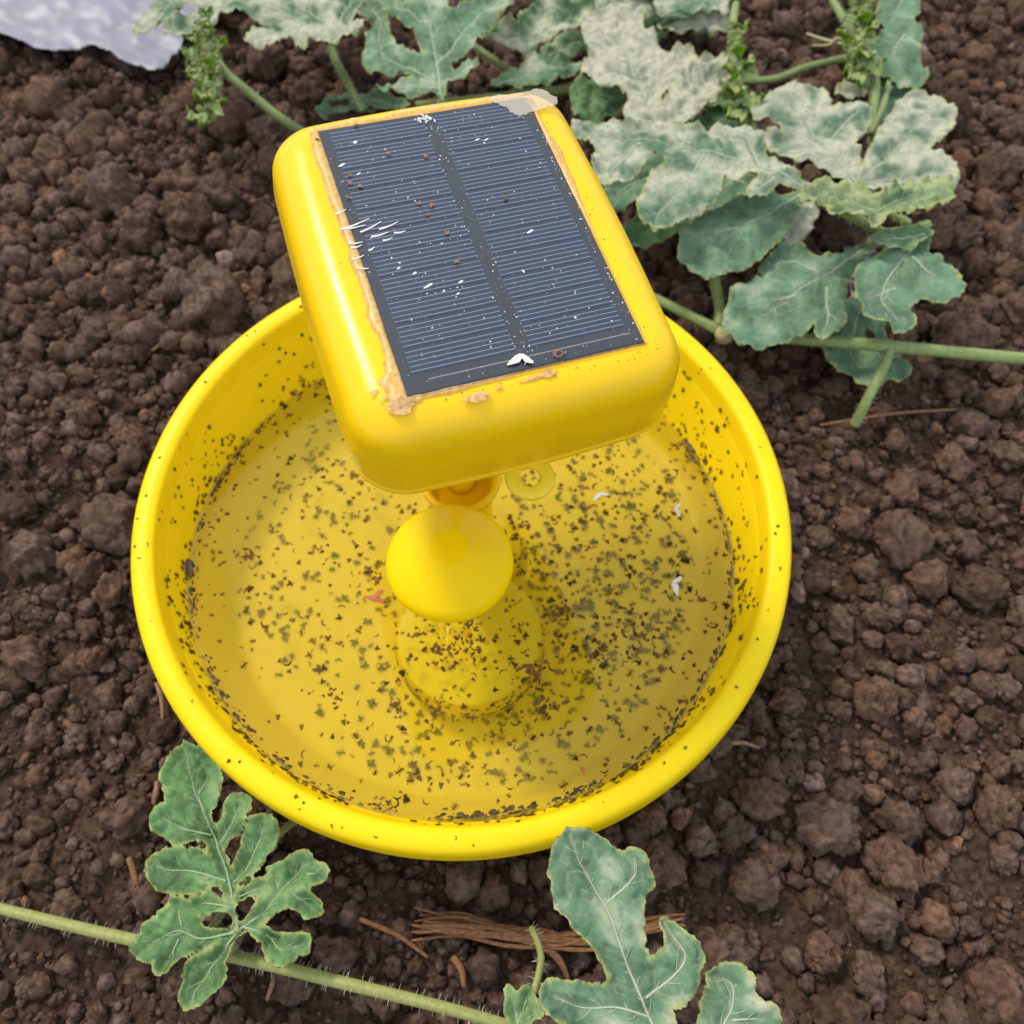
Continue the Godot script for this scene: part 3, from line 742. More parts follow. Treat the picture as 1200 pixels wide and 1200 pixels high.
func shoot(root: Node3D, at: Vector3, size: float):
	var kinds := []
	for k in 3:
		kinds.append(blade([[0, 0, 0.5, 0, -5, 1.6, 0, -11, 1.2, 0, -13, 0.5], [0, -4, 1.0, 4.2, -7, 1.2, 5, -9, 0.6], [0, -4, 1.0, -4.2, -7, 1.3, -5.4, -8.5, 0.7], [0, -7, 0.8, 3, -10, 0.8], [0, -8, 0.8, -3, -11, 0.8]], Vector4(-1.0, 0.12, 0.5, 1.2), 1.4, 0.7, 90 + k))
	for k in 13:
		var yaw := k * 2.4
		var lift := 0.35 + 0.55 * (k / 13.0)
		var b := Basis(Vector3.UP, yaw) * Basis(Vector3.RIGHT, lift * 1.25)
		var s := size * lerpf(1.25, 0.7, k / 13.0)
		build(kinds[k % 3], "young_leaf", M.leaf, root, Transform3D(b.scaled_local(Vector3.ONE * s), at - root.position + Vector3(rng.randfn() * 0.0015, (k - 7) * 0.0016 * size, (7 - k) * 0.0040 * size)))
	var pts := []
	for k in 4: pts.append([at - root.position + Vector3(0.0006 * k, 0.004 * k - 0.008, -0.002 * k), 1.3 - 0.25 * k])
	var o := build(tube(smooth_path(pts, 5), 8, 0.05), "bud", M.stem, root)
	hairs(smooth_path(pts, 5), o, 220)

# ---------------------------------------------------------------- the trap
func wall_radius(h: float) -> float:
	# inner radius of the basin, mm, at a height under the rim, mm
	if h > -8.0: return lerpf(105.3, 107.6, (h + 8.0) / 8.0)
	if h > -30.0: return lerpf(97.4, 105.3, (h + 30.0) / 22.0)
	return lerpf(93.0, 97.4, clampf((h + 42.0) / 12.0, 0.0, 1.0))

var HEAD_AT := Vector3(0.0046, 0.1694, -0.0136)
var HEAD_X := Vector3(0.9340, -0.0218, -0.3565)
var HEAD_N := Vector3(0.0669, 0.9912, 0.1145)
var HEAD_Y := Vector3(0.3509, -0.1308, 0.9273)
var HEAD: Transform3D

func housing(y0: float, y1: float, grow: float, top_round: float, bottom_round: float) -> ArrayMesh:
	# rounded box, footprint in the head's own axes (mm): x to the right, z to the front
	var lo := Vector2(-44.5 - grow, -54.0 - grow)
	var hi := Vector2(42.5 + grow, 55.0 + grow)
	var ring := []
	var levels := []
	for k in 9:
		var a := PI / 2 * k / 8.0
		levels.append(Vector2(y0 + bottom_round * (1.0 - sin(a)), bottom_round * (1.0 - cos(a))))
	levels.reverse()
	for k in 5: levels.append(Vector2(lerpf(y0 + bottom_round, y1 - top_round, (k + 1) / 6.0), -0.5 * sin(PI * (k + 1) / 6.0)))
	for k in 13:
		var a := PI / 2 * k / 12.0
		levels.append(Vector2(y1 - top_round * (1.0 - sin(a)), top_round * (1.0 - cos(a))))
	var v := PackedVector3Array()
	var ix := PackedInt32Array()
	var per := 0
	levels = [Vector2(levels[0].x, 1e3)] + levels + [Vector2(y1, 14.0), Vector2(y1, 1e3)]
	for l in levels:
		var cut: float = minf(l.y, 30.0)
		var cr := maxf(14.0 - cut * 0.75, 3.0)
		ring = []
		for q in 4:
			var sx := 1.0 if q in [0, 3] else -1.0
			var sy := 1.0 if q in [0, 1] else -1.0
			var c := Vector2((hi.x if sx > 0 else lo.x) - sx * (cut + cr), (hi.y if sy > 0 else lo.y) - sy * (cut + cr))
			for k in 13:
				var a := PI / 2 * (q + k / 12.0)
				ring.append(c + Vector2(cos(a), sin(a)) * cr)
			# a slightly bowed side
			var nq := (q + 1) % 4
			var d := Vector2((hi.x if nq in [0, 3] else lo.x) - (1.0 if nq in [0, 3] else -1.0) * (cut + cr), (hi.y if nq in [0, 1] else lo.y) - (1.0 if nq in [0, 1] else -1.0) * (cut + cr))
			var e := PI / 2 * (q + 1)
			for k in range(1, 12):
				var t := k / 12.0
				ring.append(c.lerp(d, t) + Vector2(cos(e), sin(e)) * (cr + 0.9 * sin(PI * t)))
		per = ring.size()
		for p in ring: v.append(Vector3(p.x, l.x, p.y) * MM)
	for i in levels.size() - 1:
		for k in per:
			var l := (k + 1) % per
			ix.append_array([i * per + k, i * per + l, (i + 1) * per + l, i * per + k, (i + 1) * per + l, (i + 1) * per + k])
	for e in [0, levels.size() - 1]:
		var mid := Vector3.ZERO
		for k in per: mid += v[e * per + k] / per
		v.append(mid)
		for k in per:
			var l := (k + 1) % per
			ix.append_array([v.size() - 1, e * per + k, e * per + l] if e > 0 else [v.size() - 1, e * per + l, e * per + k])
	return solid(v, ix)

func make_trap() -> Node3D:
	var t := thing("solar_insect_trap", Vector3(0, 0.012, 0))
	tag(t, "bright yellow plastic insect trap with a solar panel head over a round water basin", "insect trap")
	var inv := Transform3D(Basis(), -t.position)
	# basin: a wide tapering bowl with a rolled lip
	var prof := [Vector2(0.01, -42.0), Vector2(40, -42.0), Vector2(88, -42.0), Vector2(92.5, -41.6), Vector2(94.6, -38.0), Vector2(97.4, -30.0), Vector2(101.4, -19.0), Vector2(105.0, -9.0), Vector2(105.6, -8.0), Vector2(106.9, -1.4), Vector2(108.0, -0.1), Vector2(110.5, 0.4), Vector2(113.3, 0.1), Vector2(115.0, -1.4), Vector2(115.6, -4.0), Vector2(116.0, -8.2), Vector2(115.2, -8.6), Vector2(113.8, -7.0), Vector2(112.6, -3.6), Vector2(109.6, -3.2), Vector2(108.4, -6.0), Vector2(103.6, -20.0), Vector2(98.0, -36.0), Vector2(95.0, -44.4), Vector2(60, -44.8), Vector2(0.01, -44.8)]
	var fat := []
	for k in prof.size():   # extra points hold the corners
		fat.append(prof[k])
		fat.append(prof[k].lerp(prof[(k + 1) % prof.size()], 0.5))
	build(lathe(fat, 160), "basin", M.basin, t, inv * BASIN)
	# low boss on the floor and the column that ends in an open cup
	build(lathe(rounded([Vector2(0.01, -41.95), Vector2(21, -41.95), Vector2(21, -36.5), Vector2(19, -35.5), Vector2(16.5, -33), Vector2(0.01, -33)], 2), 64), "boss", M.basin, t, inv * BASIN)
	build(lathe([Vector2(0.01, -33), Vector2(12.0, -33), Vector2(10.6, -20), Vector2(10.2, 4), Vector2(10.6, 9), Vector2(12.0, 14.0), Vector2(13.4, 19.6), Vector2(13.2, 21.0), Vector2(12.5, 21.5), Vector2(11.3, 21.3), Vector2(10.6, 19), Vector2(9.6, 14.6), Vector2(0.01, 14.2)], 64), "column", M.yellow, t, inv * BASIN)
	# rod from the cup to the head
	var foot := BASIN * Vector3(0, 0.013, -0.001)
	var neck := HEAD * Vector3(-0.001, -0.0315, 0.004)
	build(tube(smooth_path([[foot - t.position, 4.6], [foot.lerp(neck, 0.5) - t.position, 5.0], [neck - t.position, 6.8]], 6), 24), "rod", M.yellow, t)
	# round pedestal under the water in front of it; a blunt conical cap on a slanting neck hangs over it
	var pf := inv * Transform3D(BASIN.basis, Vector3(0.0034, 0.0393, 0.0365))
	build(lathe(rounded([Vector2(0.01, -22.5), Vector2(27.6, -22.5), Vector2(27.0, -16), Vector2(26.2, -7.5), Vector2(25.0, -6.0), Vector2(12.0, -5.2), Vector2(0.01, -5.1)], 2), 72), "pedestal", M.basin, t, pf)
	var cone := [Vector2(0.01, 8.6), Vector2(5.6, 8.5), Vector2(6.6, 8.1), Vector2(12, 5.0), Vector2(17.2, 1.6), Vector2(19.2, -0.6), Vector2(19.7, -2.6), Vector2(19.4, -4.2), Vector2(18.2, -4.8), Vector2(17, -4.6), Vector2(0.01, -4.6)]
	var cf := []
	for k in cone.size():
		cf.append(cone[k])
		cf.append(cone[k].lerp(cone[(k + 1) % cone.size()], 0.5))
	build(tube([[Vector3(0.0, 0.087, 0.0375) - t.position, 6.5], [Vector3(0.0, 0.064, 0.0235) - t.position, 6.0], [Vector3(0.0, 0.043, 0.0090) - t.position, 7.0]], 20), "neck", M.yellow, t)
	build(lathe(cf, 72), "cap", M.cap, t, pf * Transform3D(Basis.from_scale(Vector3(0.99, 1, 0.97)), Vector3(-0.0040, 0.0500, -0.0050)))
	# head
	var hf := inv * HEAD
	build(housing(-25.2, 0.0, 0.0, 10.5, 0.8), "housing", M.yellow, t, hf)
	build(housing(-30.6, -25.6, -0.5, 0.6, 2.6), "base_plate", M.yellow, t, hf)
	build(hang_loop(), "hanging_loop", M.loop, t, hf * Transform3D(Basis(), Vector3(-1.6, -28.4, 58.2) * MM))
	# solar panel and its cells
	var pan := build(slab(-30.2, 30.2, -44.6, 44.6, -0.6, 0.75, 0.5), "solar_panel", M.panel, t, hf)
	var rows := 11
	var z0 := -43.4
	var dz := (39.0 - z0) / rows
	for side in 2:
		var x0 := -27.2 if side == 0 else 2.4
		var x1 := -1.4 if side == 0 else 26.8
		for k in rows:
			var lo := z0 + dz * k + 0.22
			build(cell_mesh(x0, x1, lo, z0 + dz * (k + 1) - 0.22), "solar_cell", M.cell, pan)
	var mark := build(slab(-24.0, 27.5, 40.9, 41.15, 0.75, 0.80, 0.05), "trim_line", M.film_edge, pan)
	# glue round the panel, thick on the left and in the corners
	build(glue_bead(), "glue_bead", M.glue, t, hf)
	var sm := build(blade([[21, -45.0, 1.6, 27, -42.5, 3.6, 33, -42.5, 3.6, 36, -41.0, 2.2], [29, -41, 3.4, 25.6, -39.4, 2.0]], Vector4(0, 0, 0, 0.5), 0.2, 0.5, 411, true), "glue_smear", M.glue_thin, t, hf * Transform3D(Basis.from_scale(Vector3(1, 0.12, 1)), Vector3(0, 1.0, 0) * MM))
	build(blade([[-35.5, 45.5, 0.8, -32.0, 46.0, 2.0, -29.5, 45.4, 1.2], [-32.5, 46.5, 1.4, -31, 48.0, 0.6]], Vector4(0, 0, 0, 0.5), 0.2, 0.5, 415, true), "glue_smear", M.glue, t, hf * Transform3D(Basis.from_scale(Vector3(1, 0.12, 1)), Vector3(0, 0.35, 0) * MM))
	for g in [[[-17.5, 48.6, 0.5, -13.5, 48.9, 1.1, -11.5, 48.2, 0.4], 431], [[-37.5, 41.0, 0.5, -36.4, 40.6, 0.5], 433], [[-36.0, 43.6, 0.3, -34.6, 43.2, 0.4], 434], [[-9.0, 47.4, 0.3, 4.0, 46.8, 0.5, 8.0, 46.2, 0.2], 436]]:
		build(blade([g[0]], Vector4(0, 0, 0, 0.5), 0.2, 0.3, g[1], true), "glue_smear", M.glue, t, hf * Transform3D(Basis.from_scale(Vector3(1, 0.1, 1)), Vector3(0, 0.25, 0) * MM))
	for s in [[-32.3, -8.5, -24.6, -10.3], [-27.9, -6.4, -21.9, -8.6], [-23.1, -6.2, -17.8, -7.4], [-25.7, -4.2, -21.1, -4.7], [-19.8, -4.1, -16.8, -4.0], [-23.2, -2.3, -20.6, -2.6], [-27.5, 0.0, -25.7, -0.8], [-32.5, -13.8, -29.6, -14.8], [-31.7, -3.5, -28.2, -3.1], [-32.3, -8.5, -26.1, -8.4], [-31.4, -1.9, -28.6, -2.2], [-32.0, 1.7, -29.0, 1.2], [-31.6, 4.6, -28.9, 5.6]]:
		var a := Vector3(s[0], 0.95, s[1]) * MM
		var b := Vector3(s[2], 0.95, s[3]) * MM
		build(tube(smooth_path([[a, 0.45], [a.lerp(b, 0.5) + Vector3(0, 0, 0.0002), 0.34], [b, 0.16]], 5), 6, 0.0, 0.6, 0.6), "glue_strand", M.glue_white, t, hf)
	return t

func slab(x0: float, x1: float, z0: float, z1: float, y0: float, y1: float, ch: float) -> ArrayMesh:
	var v := PackedVector3Array()
	var ix := PackedInt32Array()
	for l in [[y0, 0.0], [y1 - ch, 0.0], [y1, ch]]:
		var c: float = l[1]
		for p in [Vector2(x0 + c, z0 + c), Vector2(x1 - c, z0 + c), Vector2(x1 - c, z1 - c), Vector2(x0 + c, z1 - c)]: v.append(Vector3(p.x, l[0], p.y) * MM)
	for i in 2:
		for k in 4:
			var l := (k + 1) % 4
			ix.append_array([i * 4 + k, i * 4 + l, i * 4 + 4 + l, i * 4 + k, i * 4 + 4 + l, i * 4 + 4 + k])
	ix.append_array([8, 9, 10, 8, 10, 11, 0, 2, 1, 0, 3, 2])
	var st := SurfaceTool.new()
	st.begin(Mesh.PRIMITIVE_TRIANGLES)
	st.set_smooth_group(-1)
	var s := 0.0
	for t in range(0, ix.size(), 3):
		s += (v[ix[t + 2]] - v[ix[t]]).cross(v[ix[t + 1]] - v[ix[t]]).dot(v[ix[t]] - (v[0] + v[10]) / 2)
	for t in range(0, ix.size(), 3):
		for k in ([0, 1, 2] if s > 0 else [0, 2, 1]): st.add_vertex(v[ix[t + k]])
	st.generate_normals()
	return st.commit()

func cell_mesh(x0: float, x1: float, z0: float, z1: float) -> ArrayMesh:
	var y := 0.82
	var v := PackedVector3Array([Vector3(x0, y, z0) * MM, Vector3(x1, y, z0) * MM, Vector3(x1, y, z1) * MM, Vector3(x0, y, z1) * MM])
	for p in [Vector2(x0, z0), Vector2(x1, z0), Vector2(x1, z1), Vector2(x0, z1)]: v.append(Vector3(p.x, 0.6, p.y) * MM)
	var uv := PackedVector2Array([Vector2(0, 0), Vector2(1, 0), Vector2(1, 1), Vector2(0, 1), Vector2(0, 0), Vector2(1, 0), Vector2(1, 1), Vector2(0, 1)])
	var st := SurfaceTool.new()
	st.begin(Mesh.PRIMITIVE_TRIANGLES)
	st.set_smooth_group(-1)
	for f in [[0, 1, 2], [0, 2, 3], [0, 4, 5], [0, 5, 1], [1, 5, 6], [1, 6, 2], [2, 6, 7], [2, 7, 3], [3, 7, 4], [3, 4, 0]]:
		for k in f:
			st.set_uv(uv[k])
			st.add_vertex(v[k])
	st.generate_normals()
	return st.commit()

func glue_bead() -> ArrayMesh:
	var pts := []
	var n := 260
	var w := 30.4
	var d := 44.8
	for i in n:
		var t := float(i) / n * 4.0
		var q := int(t)
		var f := t - q
		var c := [Vector2(-w, d), Vector2(-w, -d), Vector2(w, -d), Vector2(w, d)]
		var p: Vector2 = c[q].lerp(c[(q + 1) % 4], f)
		var wide: float = [1.25, 1.2, 0.85, 0.5][q] * (1.0 + 0.8 * noise.get_noise_2d(t * 420.0, 3.0))
		if q == 2: wide *= smoothstep(0.75, 0.2, f) + 0.12
		if q == 3: wide *= smoothstep(0.35, 0.9, f) + 0.1
		if q == 0 and f < 0.08 or q == 3 and f > 0.94: wide *= 1.7
		pts.append([p, maxf(wide, 0.12), q])
	var v := PackedVector3Array()
	var ix := PackedInt32Array()
	for i in n:
		var a: Vector2 = pts[(i + n - 1) % n][0]
		var b: Vector2 = pts[(i + 1) % n][0]
		var dir := (b - a).normalized()
		var out := Vector2(dir.y, -dir.x)
		if out.dot(pts[i][0]) < 0.0: out = -out
		var r: float = pts[i][1]
		for k in 7:
			var g := k / 6.0
			var o: Vector2 = pts[i][0] + out * lerpf(-0.45 * minf(r, 1.0), r * 2.0, g)
			var y := 0.1 + (0.85 + 0.3 * noise.get_noise_2d(i * 14.0, 70.0)) * pow(sin(PI * lerpf(0.22, 1.0, g)), 0.8)
			if g == 1.0: y = -0.15
			v.append(Vector3(o.x, y, o.y) * MM)
	for i in n:
		var j := (i + 1) % n
		for k in 6:
			ix.append_array([i * 7 + k, j * 7 + k, j * 7 + k + 1, i * 7 + k, j * 7 + k + 1, i * 7 + k + 1])
	return solid(v, ix, PackedColorArray(), PackedVector2Array(), true)

func hang_loop() -> ArrayMesh:
	# a flat ring with a tongue that runs back under the base plate
	var prof := rounded([Vector2(2.7, -0.9), Vector2(6.4, -0.9), Vector2(6.7, 0.0), Vector2(6.4, 0.9), Vector2(2.7, 0.9)], 2)
	return lathe(prof, 48)

# ---------------------------------------------------------------- water and what drowned in it
func water_edge(a: float) -> Vector3:
	# where the level water meets the tilted wall, in the direction a
	var dir := Vector3(cos(a), 0, sin(a))
	var inv := BASIN.affine_inverse()
	var lo := 0.05
	var hi := 0.13
	for k in 22:
		var m := (lo + hi) / 2
		var p: Vector3 = inv * (Vector3(0, WATER, 0.003) + dir * m)
		if Vector2(p.x, p.z).length() * 1000.0 < wall_radius(p.y * 1000.0): lo = m
		else: hi = m
	return Vector3(0, WATER, 0.003) + dir * lo

func make_water():
	var v := PackedVector3Array([Vector3(0, 0, 0)])
	var ix := PackedInt32Array()
	var n := 160
	for r in [0.35, 0.7, 0.97, 1.0]:
		for i in n:
			var p := water_edge(TAU * i / n) - Vector3(0, WATER, 0.003)
			p *= r * 1.004
			if r == 1.0: p.y += 0.0005
			v.append(p)
	for i in n:
		var j := (i + 1) % n
		ix.append_array([0, 1 + i, 1 + j])
		for q in 3:
			var b := 1 + q * n
			ix.append_array([b + i, b + n + i, b + n + j, b + i, b + n + j, b + j])
	var o := build(solid(v, ix, PackedColorArray(), PackedVector2Array(), true), "water", M.water)
	o.position = Vector3(0, WATER, 0.003)
	tag(o, "shallow clouded water filling the yellow basin", "water", "", "structure")

func bug_shapes() -> Array:
	var shapes := []
	var leg := func(a: Vector3, b: Vector3): return [tube([[a * MM, 0.10], [(a + b) * 0.5 * MM + Vector3(0, 0.0002, 0), 0.08], [b * MM, 0.04]], 3), Transform3D()]
	for k in 5:
		var body := []
		var len: float = [1.7, 2.6, 1.5, 2.2, 2.0][k]
		var fat: float = [0.26, 0.20, 0.28, 0.19, 0.38][k]
		var bend: float = [0.25, 2.4, 0.5, -1.3, 0.1][k]
		for i in 7:
			var t := i / 6.0
			var a := bend * (t - 0.5)
			var x := len * (t - 0.5) if absf(bend) < 0.3 else len / bend * sin(a)
			var z := 0.0 if absf(bend) < 0.3 else len / bend * (1.0 - cos(a)) * (1.0 if k != 3 or t < 0.5 else -1.0)
			body.append([Vector3(x, 0, z) * MM, fat * (0.35 + 0.75 * sin(PI * clampf(t * 0.86 + 0.1, 0.0, 1.0)))])
		var list := [[tube(body, 6), Transform3D()]]
		if k != 1:
			for s in [-1.0, 1.0]:
				for q in 3:
					var x := len * (0.22 - 0.2 * q)
					list.append(leg.call(Vector3(x, 0, s * 0.2), Vector3(x + 0.35 - 0.4 * q, -0.05, s * (0.9 + 0.25 * sin(q * 3.0 + k)))))
		if k in [2, 4]:
			for s in [-1.0, 1.0]:
				list.append([tube([[Vector3(0.2, 0.2, s * 0.2) * MM, 0.15], [Vector3(-0.5, 0.2, s * 0.5) * MM, 0.28], [Vector3(-1.1, 0.15, s * 0.65) * MM, 0.12]], 6, 0.0, 0.0, 0.12), Transform3D()])
		shapes.append(joined(list))
	return shapes

func bug_density(x: float, z: float) -> float:
	var d := 0.44 + 0.45 * noise.get_noise_2d(x * 2600.0 + 300.0, z * 2600.0)
	if x > 0.015: d += 0.38
	if Vector2(x - 0.055, z - 0.02).length() < 0.032: d += 0.3
	if Vector2(x - 0.004, z - 0.055).length() < 0.028: d += 0.5
	if x < -0.03 and z > 0.03: d -= 0.08
	return d

func make_insects():
	var shapes := bug_shapes()
	var look := ["dark straight bodied", "thin curled", "winged brown", "thin bent", "fat dark"]
	var spots := []
	var tries := 0
	while spots.size() < 2500 and tries < 90000:
		tries += 1
		var a := rng.randf() * TAU
		var e := water_edge(a) - Vector3(0, WATER, 0.003)
		var p := e * sqrt(rng.randf()) * 0.985
		if Vector2(p.x, p.z).length() < 0.014 or Vector2(p.x - 0.0, p.z - 0.006).length() < 0.012: continue
		if rng.randf() > bug_density(p.x, p.z + 0.003): continue
		spots.append(p + Vector3(0, WATER, 0.003))
	# floating ones that can be told apart
	for i in 300:
		var p: Vector3 = spots[i]
		var k: int = [0, 1, 3, 2, 0, 3, 4, 1][rng.randi() % 8]
		var o := build(shapes[k], "drowned_insect", M.bug[rng.randi() % 4])
		var s := rng.randf_range(0.9, 1.6)
		o.transform = Transform3D(Basis(Vector3.UP, rng.randf() * TAU).scaled_local(Vector3(s, s * 0.8, s)), p + Vector3(0, 0.0002, 0))
		var rr := Vector2(p.x, p.z).length()
		var where := "right of the cap" if p.x > 0.022 else ("left of the cap" if p.x < -0.025 else ("in front of the cap" if p.z > 0.02 else "behind the column"))
		if rr > 0.07: where = "near the right wall" if p.x > 0.05 else ("near the left wall" if p.x < -0.05 else ("near the front wall" if p.z > 0.0 else "near the back wall"))
		elif p.z < -0.012: where = "under the solar head"
		tag(o, "%s drowned insect floating on the basin water %s" % [look[k], where], "insect", "%s insects on the water %s" % [look[k], where])
	# the rest: floating, sunk to the floor, stuck to the wall and lip
	var inv := BASIN.affine_inverse()
	var lists := [[], [], [], [], []]
	var tints := [PackedColorArray(), PackedColorArray(), PackedColorArray(), PackedColorArray(), PackedColorArray()]
	var put := func(k: int, tr: Transform3D):
		lists[k].append(tr)
		var t := rng.randf()
		tints[k].append(Color(0.055, 0.03, 0.010).lerp(Color(0.19, 0.11, 0.035), t))
	for i in range(300, 2500):
		var p: Vector3 = spots[i]
		var s := rng.randf_range(0.5, 1.15)
		if i % 2 == 0:
			var q := inv * p
			q.y = -0.0415
			if Vector2(q.x, q.z).length() > 0.09: continue
			p = BASIN * q
			s *= 1.5
		put.call(rng.randi() % 5, Transform3D(Basis(Vector3.UP, rng.randf() * TAU).scaled_local(Vector3.ONE * s), p))
	for i in 1150:
		var a := rng.randf() * TAU
		var e := water_edge(a)
		var q := inv * e
		var top := -1.0 if rng.randf() < 0.25 else -8.0
		var t := pow(rng.randf(), 1.7)
		var h := lerpf(q.y * 1000.0, top, t)
		if h < q.y * 1000.0 or noise.get_noise_2d(a * 160.0, h * 8.0) < -0.12: continue
		var r := wall_radius(h) - 0.15
		var n := Vector3(-cos(a), 0.32, -sin(a)).normalized()
		var u := Vector3(-sin(a), 0, cos(a))
		put.call(rng.randi() % 5, BASIN * Transform3D(Basis(u, n, u.cross(n)).rotated(n, rng.randf() * TAU).scaled_local(Vector3.ONE * rng.randf_range(0.35, 1.15)), Vector3(cos(a) * r, h, sin(a) * r) * MM))
	var pedestal := Transform3D(BASIN.basis, Vector3(0.0034, 0.0393, 0.0365))
	for i in 120:   # sunk against the pedestal, thickest round its foot
		var a := rng.randf_range(0.1, PI - 0.1)
		var h := rng.randf_range(-15.0, -6.0) if i < 34 else -17.0 + 0.5 * rng.randfn()
		var r := lerpf(27.3, 26.2, (h + 22.0) / 14.0) + 0.15
		var n := Vector3(cos(a), 0.2, sin(a)).normalized()
		var u := Vector3(-sin(a), 0, cos(a))
		put.call(rng.randi() % 5, pedestal * Transform3D(Basis(u, n, u.cross(n)).rotated(n, rng.randf() * TAU).scaled_local(Vector3.ONE * rng.randf_range(0.7, 1.5)), Vector3(cos(a) * r, h, sin(a) * r) * MM))
	for i in 44:
		var a := rng.randf() * TAU
		var r := rng.randf_range(108.5, 113.5)
		put.call(rng.randi() % 5, BASIN * Transform3D(Basis(Vector3.UP, rng.randf() * TAU).scaled_local(Vector3.ONE * rng.randf_range(0.3, 0.75)), Vector3(cos(a) * r, 0.45, sin(a) * r) * MM))
	for k in 5:
		tag(many(shapes[k], lists[k], "small_drowned_insects", M.bug_stuff, null, tints[k]), "swarm of tiny %s insects strewn over basin wall and water" % look[k], "insects")
	# dark scum of debris along the waterline
	var flake := clod(300, 5, 7, 0.6)
	var where := []
	var tint := PackedColorArray()
	for i in 2800:
		var a := rng.randf() * TAU
		var d := noise.get_noise_2d(cos(a) * 260.0, sin(a) * 260.0) + 0.5 * noise.get_noise_2d(a * 700.0, 5.0)
		var side := 0.10 * cos(a) + 0.12 * sin(a)
		if rng.randf() > 0.30 + d * 1.1 + side: continue
		var e := water_edge(a)
		var inward := (Vector3(0, WATER, 0.003) - e).normalized()
		var r := rng.randf_range(0.0002, 0.0007)
		where.append(Transform3D(Basis(Vector3.UP, -a + PI / 2).scaled_local(Vector3(r * rng.randf_range(1.0, 2.2), r * 0.35, r * 0.8)), e + inward * (0.0006 + absf(rng.randfn()) * 0.0011) + Vector3(0, 0.0001, 0)))
		var t := rng.randf()
		tint.append(Color(0.05, 0.029, 0.012).lerp(Color(0.17, 0.105, 0.05), t))
	tag(many(flake, where, "debris_line", M.bug_stuff, null, tint), "broken dark line of scum along the waterline in the basin", "debris")
	# clumps of grey-brown matter floating
	where = []
	tint = PackedColorArray()
	for c in [[0.026, 0.052, 0.006, 26], [0.031, 0.064, 0.005, 16], [-0.040, 0.063, 0.004, 9], [-0.034, 0.016, 0.004, 8], [0.048, 0.044, 0.007, 18], [0.062, 0.036, 0.008, 24], [0.020, -0.005, 0.004, 8], [0.000, 0.042, 0.012, 44], [-0.078, 0.010, 0.003, 12], [0.036, 0.030, 0.006, 14]]:
		for i in int(c[3] * 1.5):
			var r := rng.randf_range(0.00025, 0.0008)
			where.append(Transform3D(Basis(Vector3.UP, rng.randf() * TAU).scaled_local(Vector3(r * 1.6, r * 0.3, r)), Vector3(c[0] + rng.randfn() * c[2] * 0.6, WATER + 0.0001, c[1] + rng.randfn() * c[2] * 0.5)))
			var t := rng.randf()
			tint.append(Color(0.07, 0.036, 0.012).lerp(Color(0.22, 0.10, 0.04), t))
	tag(many(flake, where, "floating_debris", M.bug_stuff, null, tint), "loose clumps of brown debris floating on the basin water", "debris")
	# single things that stand out
	var wing := joined([[tube([[Vector3(-2.6, 0, 1.4) * MM, 0.2], [Vector3(-0.6, 0.1, 0.2) * MM, 0.9], [Vector3(0.3, 0.3, -0.6) * MM, 0.5]], 8, 0.0, 0.3, 0.25), Transform3D()], [tube([[Vector3(0.3, 0.3, -0.6) * MM, 0.5], [Vector3(1.4, 0.2, 0.2) * MM, 0.9], [Vector3(2.8, 0, 0.6) * MM, 0.3]], 8, 0.0, 0.3, 0.25), Transform3D()]])
	for e in [[Vector3(0.0510, 0.0396, -0.0219), 1.25, 0.3, "pale moth wing floating on the water nearest the hanging loop"], [Vector3(0.0803, 0.0396, -0.0165), 1.1, 1.4, "small pale pink wing floating near the right wall of the basin"], [Vector3(0.0774, 0.0396, 0.0162), 1.5, 1.2, "white moth wing floating right of the cap, brightest scrap in the basin"]]:
		var o := build(wing, "moth_wing", M.moth)
		o.transform = Transform3D(Basis(Vector3.UP, e[2]).scaled_local(Vector3.ONE * e[1]), e[0])
		tag(o, e[3], "moth wing")
	var red := joined([[tube([[Vector3(-2.4, 0, -1.2) * MM, 0.3], [Vector3(-0.4, 0.2, 0.2) * MM, 1.0], [Vector3(1.8, 0, 2.0) * MM, 0.5]], 8, 0.0, 0.4, 0.4), Transform3D()], [tube([[Vector3(0, 0.2, 0) * MM, 0.7], [Vector3(1.6, 0.1, -1.2) * MM, 0.8], [Vector3(2.6, 0, -1.2) * MM, 0.3]], 8, 0.0, 0.4, 0.3), Transform3D()]])
	var rm := build(red, "red_moth", M.red_moth)
	rm.transform = Transform3D(Basis(Vector3.UP, 0.4).scaled_local(Vector3.ONE * 1.35), Vector3(-0.0302, 0.0397, 0.0259))
	tag(rm, "reddish brown moth floating on the water just left of the cap", "moth")
	var rs := build(red, "seed_husk", M.red_moth)
	rs.transform = Transform3D(Basis(Vector3.UP, 2.0).scaled_local(Vector3(0.7, 0.5, 0.25)), Vector3(0.0430, 0.0397, 0.0852))
	tag(rs, "thin red husk floating near the front right wall of the basin", "husk")
	var chip := build(clod(333, 9, 12, 0.5), "leaf_chip", M.chip)
	chip.transform = Transform3D(Basis(Vector3.UP, 0.4).scaled_local(Vector3(0.0016, 0.0005, 0.0034)), Vector3(-0.0987, 0.0408, 0.0168))
	tag(chip, "dark brown leaf chip stuck at the left waterline of the basin", "leaf chip")
	var chip2 := build(clod(336, 9, 12, 0.5), "leaf_chip", M.chip)
	chip2.transform = Transform3D(Basis(Vector3.UP, 0.3).scaled_local(Vector3(0.0018, 0.0005, 0.0046)), Vector3(0.0882, 0.0403, -0.0480))
	tag(chip2, "long dark leaf chip stuck at the far right waterline below the solar head", "leaf chip")
	# insects on the cap and on the panel
	var ks := build(shapes[0], "stuck_insect", M.bug[1])
